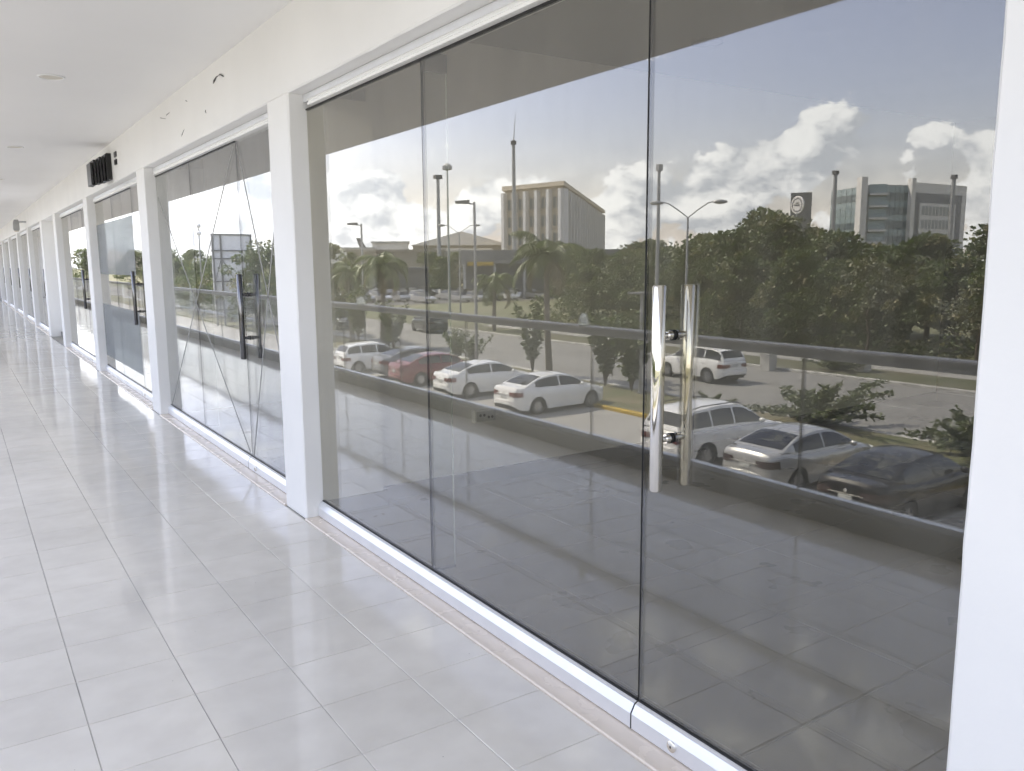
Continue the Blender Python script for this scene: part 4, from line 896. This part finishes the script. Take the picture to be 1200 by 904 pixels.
# 2 hospital block
hb = empty('hospital_block', (0, 0, 0), 0, 'large glass and white block with banded windows rising above the wood', 'building')
H = [(-182.3, 129.6), (-177.4, 117.5), (-181.0, 114.2), (-186.9, 112.0), (-211.8, 111.4)]
MB().prism([H[0], H[1], (-205, 117), (-215, 128)], GZ, 18.6, 'z').build('glass_wing', GREYW, hb)
MB().prism([H[1], H[2], H[3], (-206, 112), (-205, 117)], GZ, 18.8, 'z').build('middle_block', GREYW, hb)
MB().prism([H[3], H[4], (-222, 125), (-206, 117)], GZ, 19.6, 'z').build('white_wing', WHITEB, hb)
a, d, n, L = face_frame(H[0], H[1])
for fl in range(6):
    z = -1.2+fl*3.3
    for k in range(6):
        u0, u1 = L*k/6+.08, L*(k+1)/6-.08
        fbox(a, d, n, u0, u1, .05, .15, z, z+1.45).build('window_pane', BLDGLASS if fl % 2 else BLDGLASS2, hb); fbox(a, d, n, u0, u1, .05, .12, z+1.55, z+3.2).build('spandrel_pane', BLDGLASS2, hb)
fbox(a, d, n, L-.6, L+1.4, .0, 1.6, GZ, 20.6).build('stair_fin', WHITEB, hb)
a, d, n, L = face_frame(H[1], H[2])
for fl in range(7): fbox(a, d, n, 1.2, L+.4, .1, 1.0, -.4+fl*2.8, .1+fl*2.8).build('balcony_slab', WHITEB, hb); fbox(a, d, n, 1.2, L+.3, .02, .08, .2+fl*2.8, 2.2+fl*2.8).build('balcony_recess', BLDGLASS2, hb)
a, d, n, L = face_frame(H[2], H[3])
for fl in range(6):
    z = -1.2+fl*3.3
    for k in range(5):
        u0, u1 = L*k/5+.06, L*(k+1)/5-.06
        fbox(a, d, n, u0, u1, .05, .15, z, z+1.6).build('window_pane', BLDGLASS, hb); fbox(a, d, n, u0, u1, .05, .12, z+1.7, z+3.2).build('spandrel_pane', BLDGLASS2, hb)
fbox(a, d, n, L-.3, L+.8, -.2, 1.4, GZ, 20.3).build('corner_fin', WHITEB, hb)
a, d, n, L = face_frame(H[3], H[4])
fbox(a, d, n, 2.2, L-2.2, .02, .12, 3, 17.2).build('recess_panel', mat('recess_grey', (.24, .245, .245), .6), hb)
fbox(a, d, n, 4.2, L-5.5, .13, .55, 2, 14.8).build('window_panel', WHITEB, hb)
for fl in range(4):
    for k in range(9): fbox(a, d, n, 5.0+k*(L-11.4)/9, 5.0+k*(L-11.4)/9+.95, .56, .62, 2.4+fl*3.2, 4.5+fl*3.2).build('window', BLDGLASS, hb)
# 3 sign tower with a round clock-like disc
tw = empty('sign_tower', (-120.2, 91.8, GZ), math.atan2(91.8, -120.2)+PI/2, 'grey square tower with a round white disc rising behind the wood', 'tower')
MB().box(-1.7, 1.7, -1.2, 1.2, 0, 16.9).build('shaft', mat('tower_grey', (.27, .265, .25), .8), tw)
ds = empty('round_sign', (-113.5, 87.4, GZ), PI/2+.15, 'round white sign disc with a dark ring and bars on a thin post', 'sign')
MB().tube([(0,0,0), (0,0,13.2)], .14, 8).build('post', GALV, ds)
for s in (-1,):
    MB().lathe([(0,-.12),(1.35,-.12),(1.45,-.05),(1.45,.12),(0,.12)], 28, 0, (0,0,14.4), 'Y').build('disc', WHITEB, ds)
    for sg in (1, -1):
        MB().lathe([(.95,sg*.14),(1.12,sg*.14)], 28, 0, (0,0,14.4), 'Y').build('ring', GREYB, ds, fixn=False); MB().box(-.55, .55, sg*.135-.02, sg*.135+.02, 14.28, 14.5).build('bar', GREYB, ds); MB().box(-.35, .35, sg*.135-.02, sg*.135+.02, 14.65, 14.8).build('bar', GREYB, ds)
# 4 low buildings beyond the far parking lot
def shed(name, a, b, depth, z1, mt, label, cat='building', roof=None, ridge=0, doors=()):
    a_, d, n, L = face_frame(a, b); t = empty(name, (0, 0, 0), 0, label, cat, 'low buildings beyond the lot')
    fbox(a_, d, n, 0, L, -depth, 0, GZ-.02, z1).build('wall', mt, t)
    if ridge:
        P = lambda u, o, z: a_+d*u+n*o+Vector((0, 0, z))
        MB().add([P(-.6,.6,z1),P(L+.6,.6,z1),P(L+.6,-depth-.6,z1),P(-.6,-depth-.6,z1),P(L/2,.6,z1+ridge),P(L/2,-depth-.6,z1+ridge)], [(0,1,4),(2,3,5),(1,2,5,4),(3,0,4,5),(0,3,2,1)]).build('roof', roof or WHITEB, t)
    else: fbox(a_, d, n, -.4, L+.4, -depth-.4, .4, z1+.01, z1+.55).build('roof', roof or mt, t)
    for (u0, u1, z0, z2, m2) in doors: fbox(a_, d, n, u0*L, u1*L, .02, .14, z0, z2).build('opening', m2, t)
    return t
shed('warehouse', (-58.5, 132.0), (-70.5, 125.6), 12, .2, GREYB, 'low dark grey flat roofed hall behind the far parking lot', doors=((.05,.25,-4,-1.6,UNDER),))
shed('warehouse', (-70, 171), (-89, 161.5), 20, 3.9, TANB, 'tan flat roofed hall behind the dark grey hall', doors=((.2,.95,-.6,.2,GREYB),))
shed('hangar', (-99, 196), (-121, 183), 30, 6.0, TANB, 'big tan hangar with a pitched white edged roof', roof=WHITEB, ridge=3.6, doors=((.22,.82,-3,5.2,WHITEB), (.28,.5,-3,4.6,GREYW), (.54,.76,-3,4.6,GREYW)))
shed('hangar', (-84, 246), (-106, 236), 30, 5.8, WHITEB, 'white hangar with a long flat roof far behind the leafy palm', roof=GREYW, doors=((.08,.3,-3,4,GREYB), (.5,.62,-3,4.6,WHITEB)))
shed('hangar', (-106, 237), (-116, 232), 26, 7.6, WHITEB, 'taller white hangar next to the parked aeroplane', roof=GREYW)
shed('white_hall', (-64.5, 156.8), (-71.5, 153.4), 8, .7, WHITEB, 'small white hall with a bright roof between the palm and the dark grey hall', roof=WHITEB)
cp = shed('canopy_hall', (-64.5, 111.6), (-88, 96.5), 9, 2.1, GREYB, 'long low hall with a deep grey fascia behind the palm', roof=GREYW)
a, d, n, L = face_frame((-64.5, 111.6), (-88, 96.5))
fbox(a, d, n, -.5, L+.5, .42, 1.6, 1.3, 3.4).build('fascia', mat('fascia_grey', (.20, .20, .20), .7), cp)
for k in range(7): fbox(a, d, n, L*k/6-.2, L*k/6+.2, 1.0, 1.4, GZ, 1.3).build('pillar', GREYW, cp)
fbox(a, d, n, .5, 4.5, 1.62, 1.7, 1.0, 1.6).build('yellow_band', KERBY, cp)
# parked aeroplane
ap = empty('aeroplane', (-178, 380, GZ), -.5+PI/2, 'parked grey aeroplane with a tall tail fin far behind the hangars', 'aeroplane')
MB().lathe([(0,-15),(.8,-14),(1.7,-11),(1.9,-4),(1.9,5),(1.2,11),(.4,15),(0,15.4)], 18, 0, (0,0,11.8), 'X').build('fuselage', GREYB, ap, smooth=50)
MB().prism([(11,12.6),(15.4,12.6),(17.6,18.2),(15.4,18.2)], -.15, .15, 'y').build('tail_fin', GREYB, ap)
MB().add([(-2,0,11),(3,0,11),(7,15,12),(5,15,12),(-2,0,11.4),(3,0,11.4),(7,15,12.2),(5,15,12.2)], [(0,1,2,3),(4,5,6,7),(0,1,5,4),(1,2,6,5),(2,3,7,6),(3,0,4,7)]).build('wing', GREYB, ap)
MB().add([(-2,0,11),(3,0,11),(7,-15,12),(5,-15,12),(-2,0,11.4),(3,0,11.4),(7,-15,12.2),(5,-15,12.2)], [(0,1,2,3),(4,5,6,7),(0,1,5,4),(1,2,6,5),(2,3,7,6),(3,0,4,7)]).build('wing', GREYB, ap)
for x in (-10, 2): MB().tube([(x,0,10.2), (x,0,0)], .25, 8).build('landing_gear', GREYB, ap)
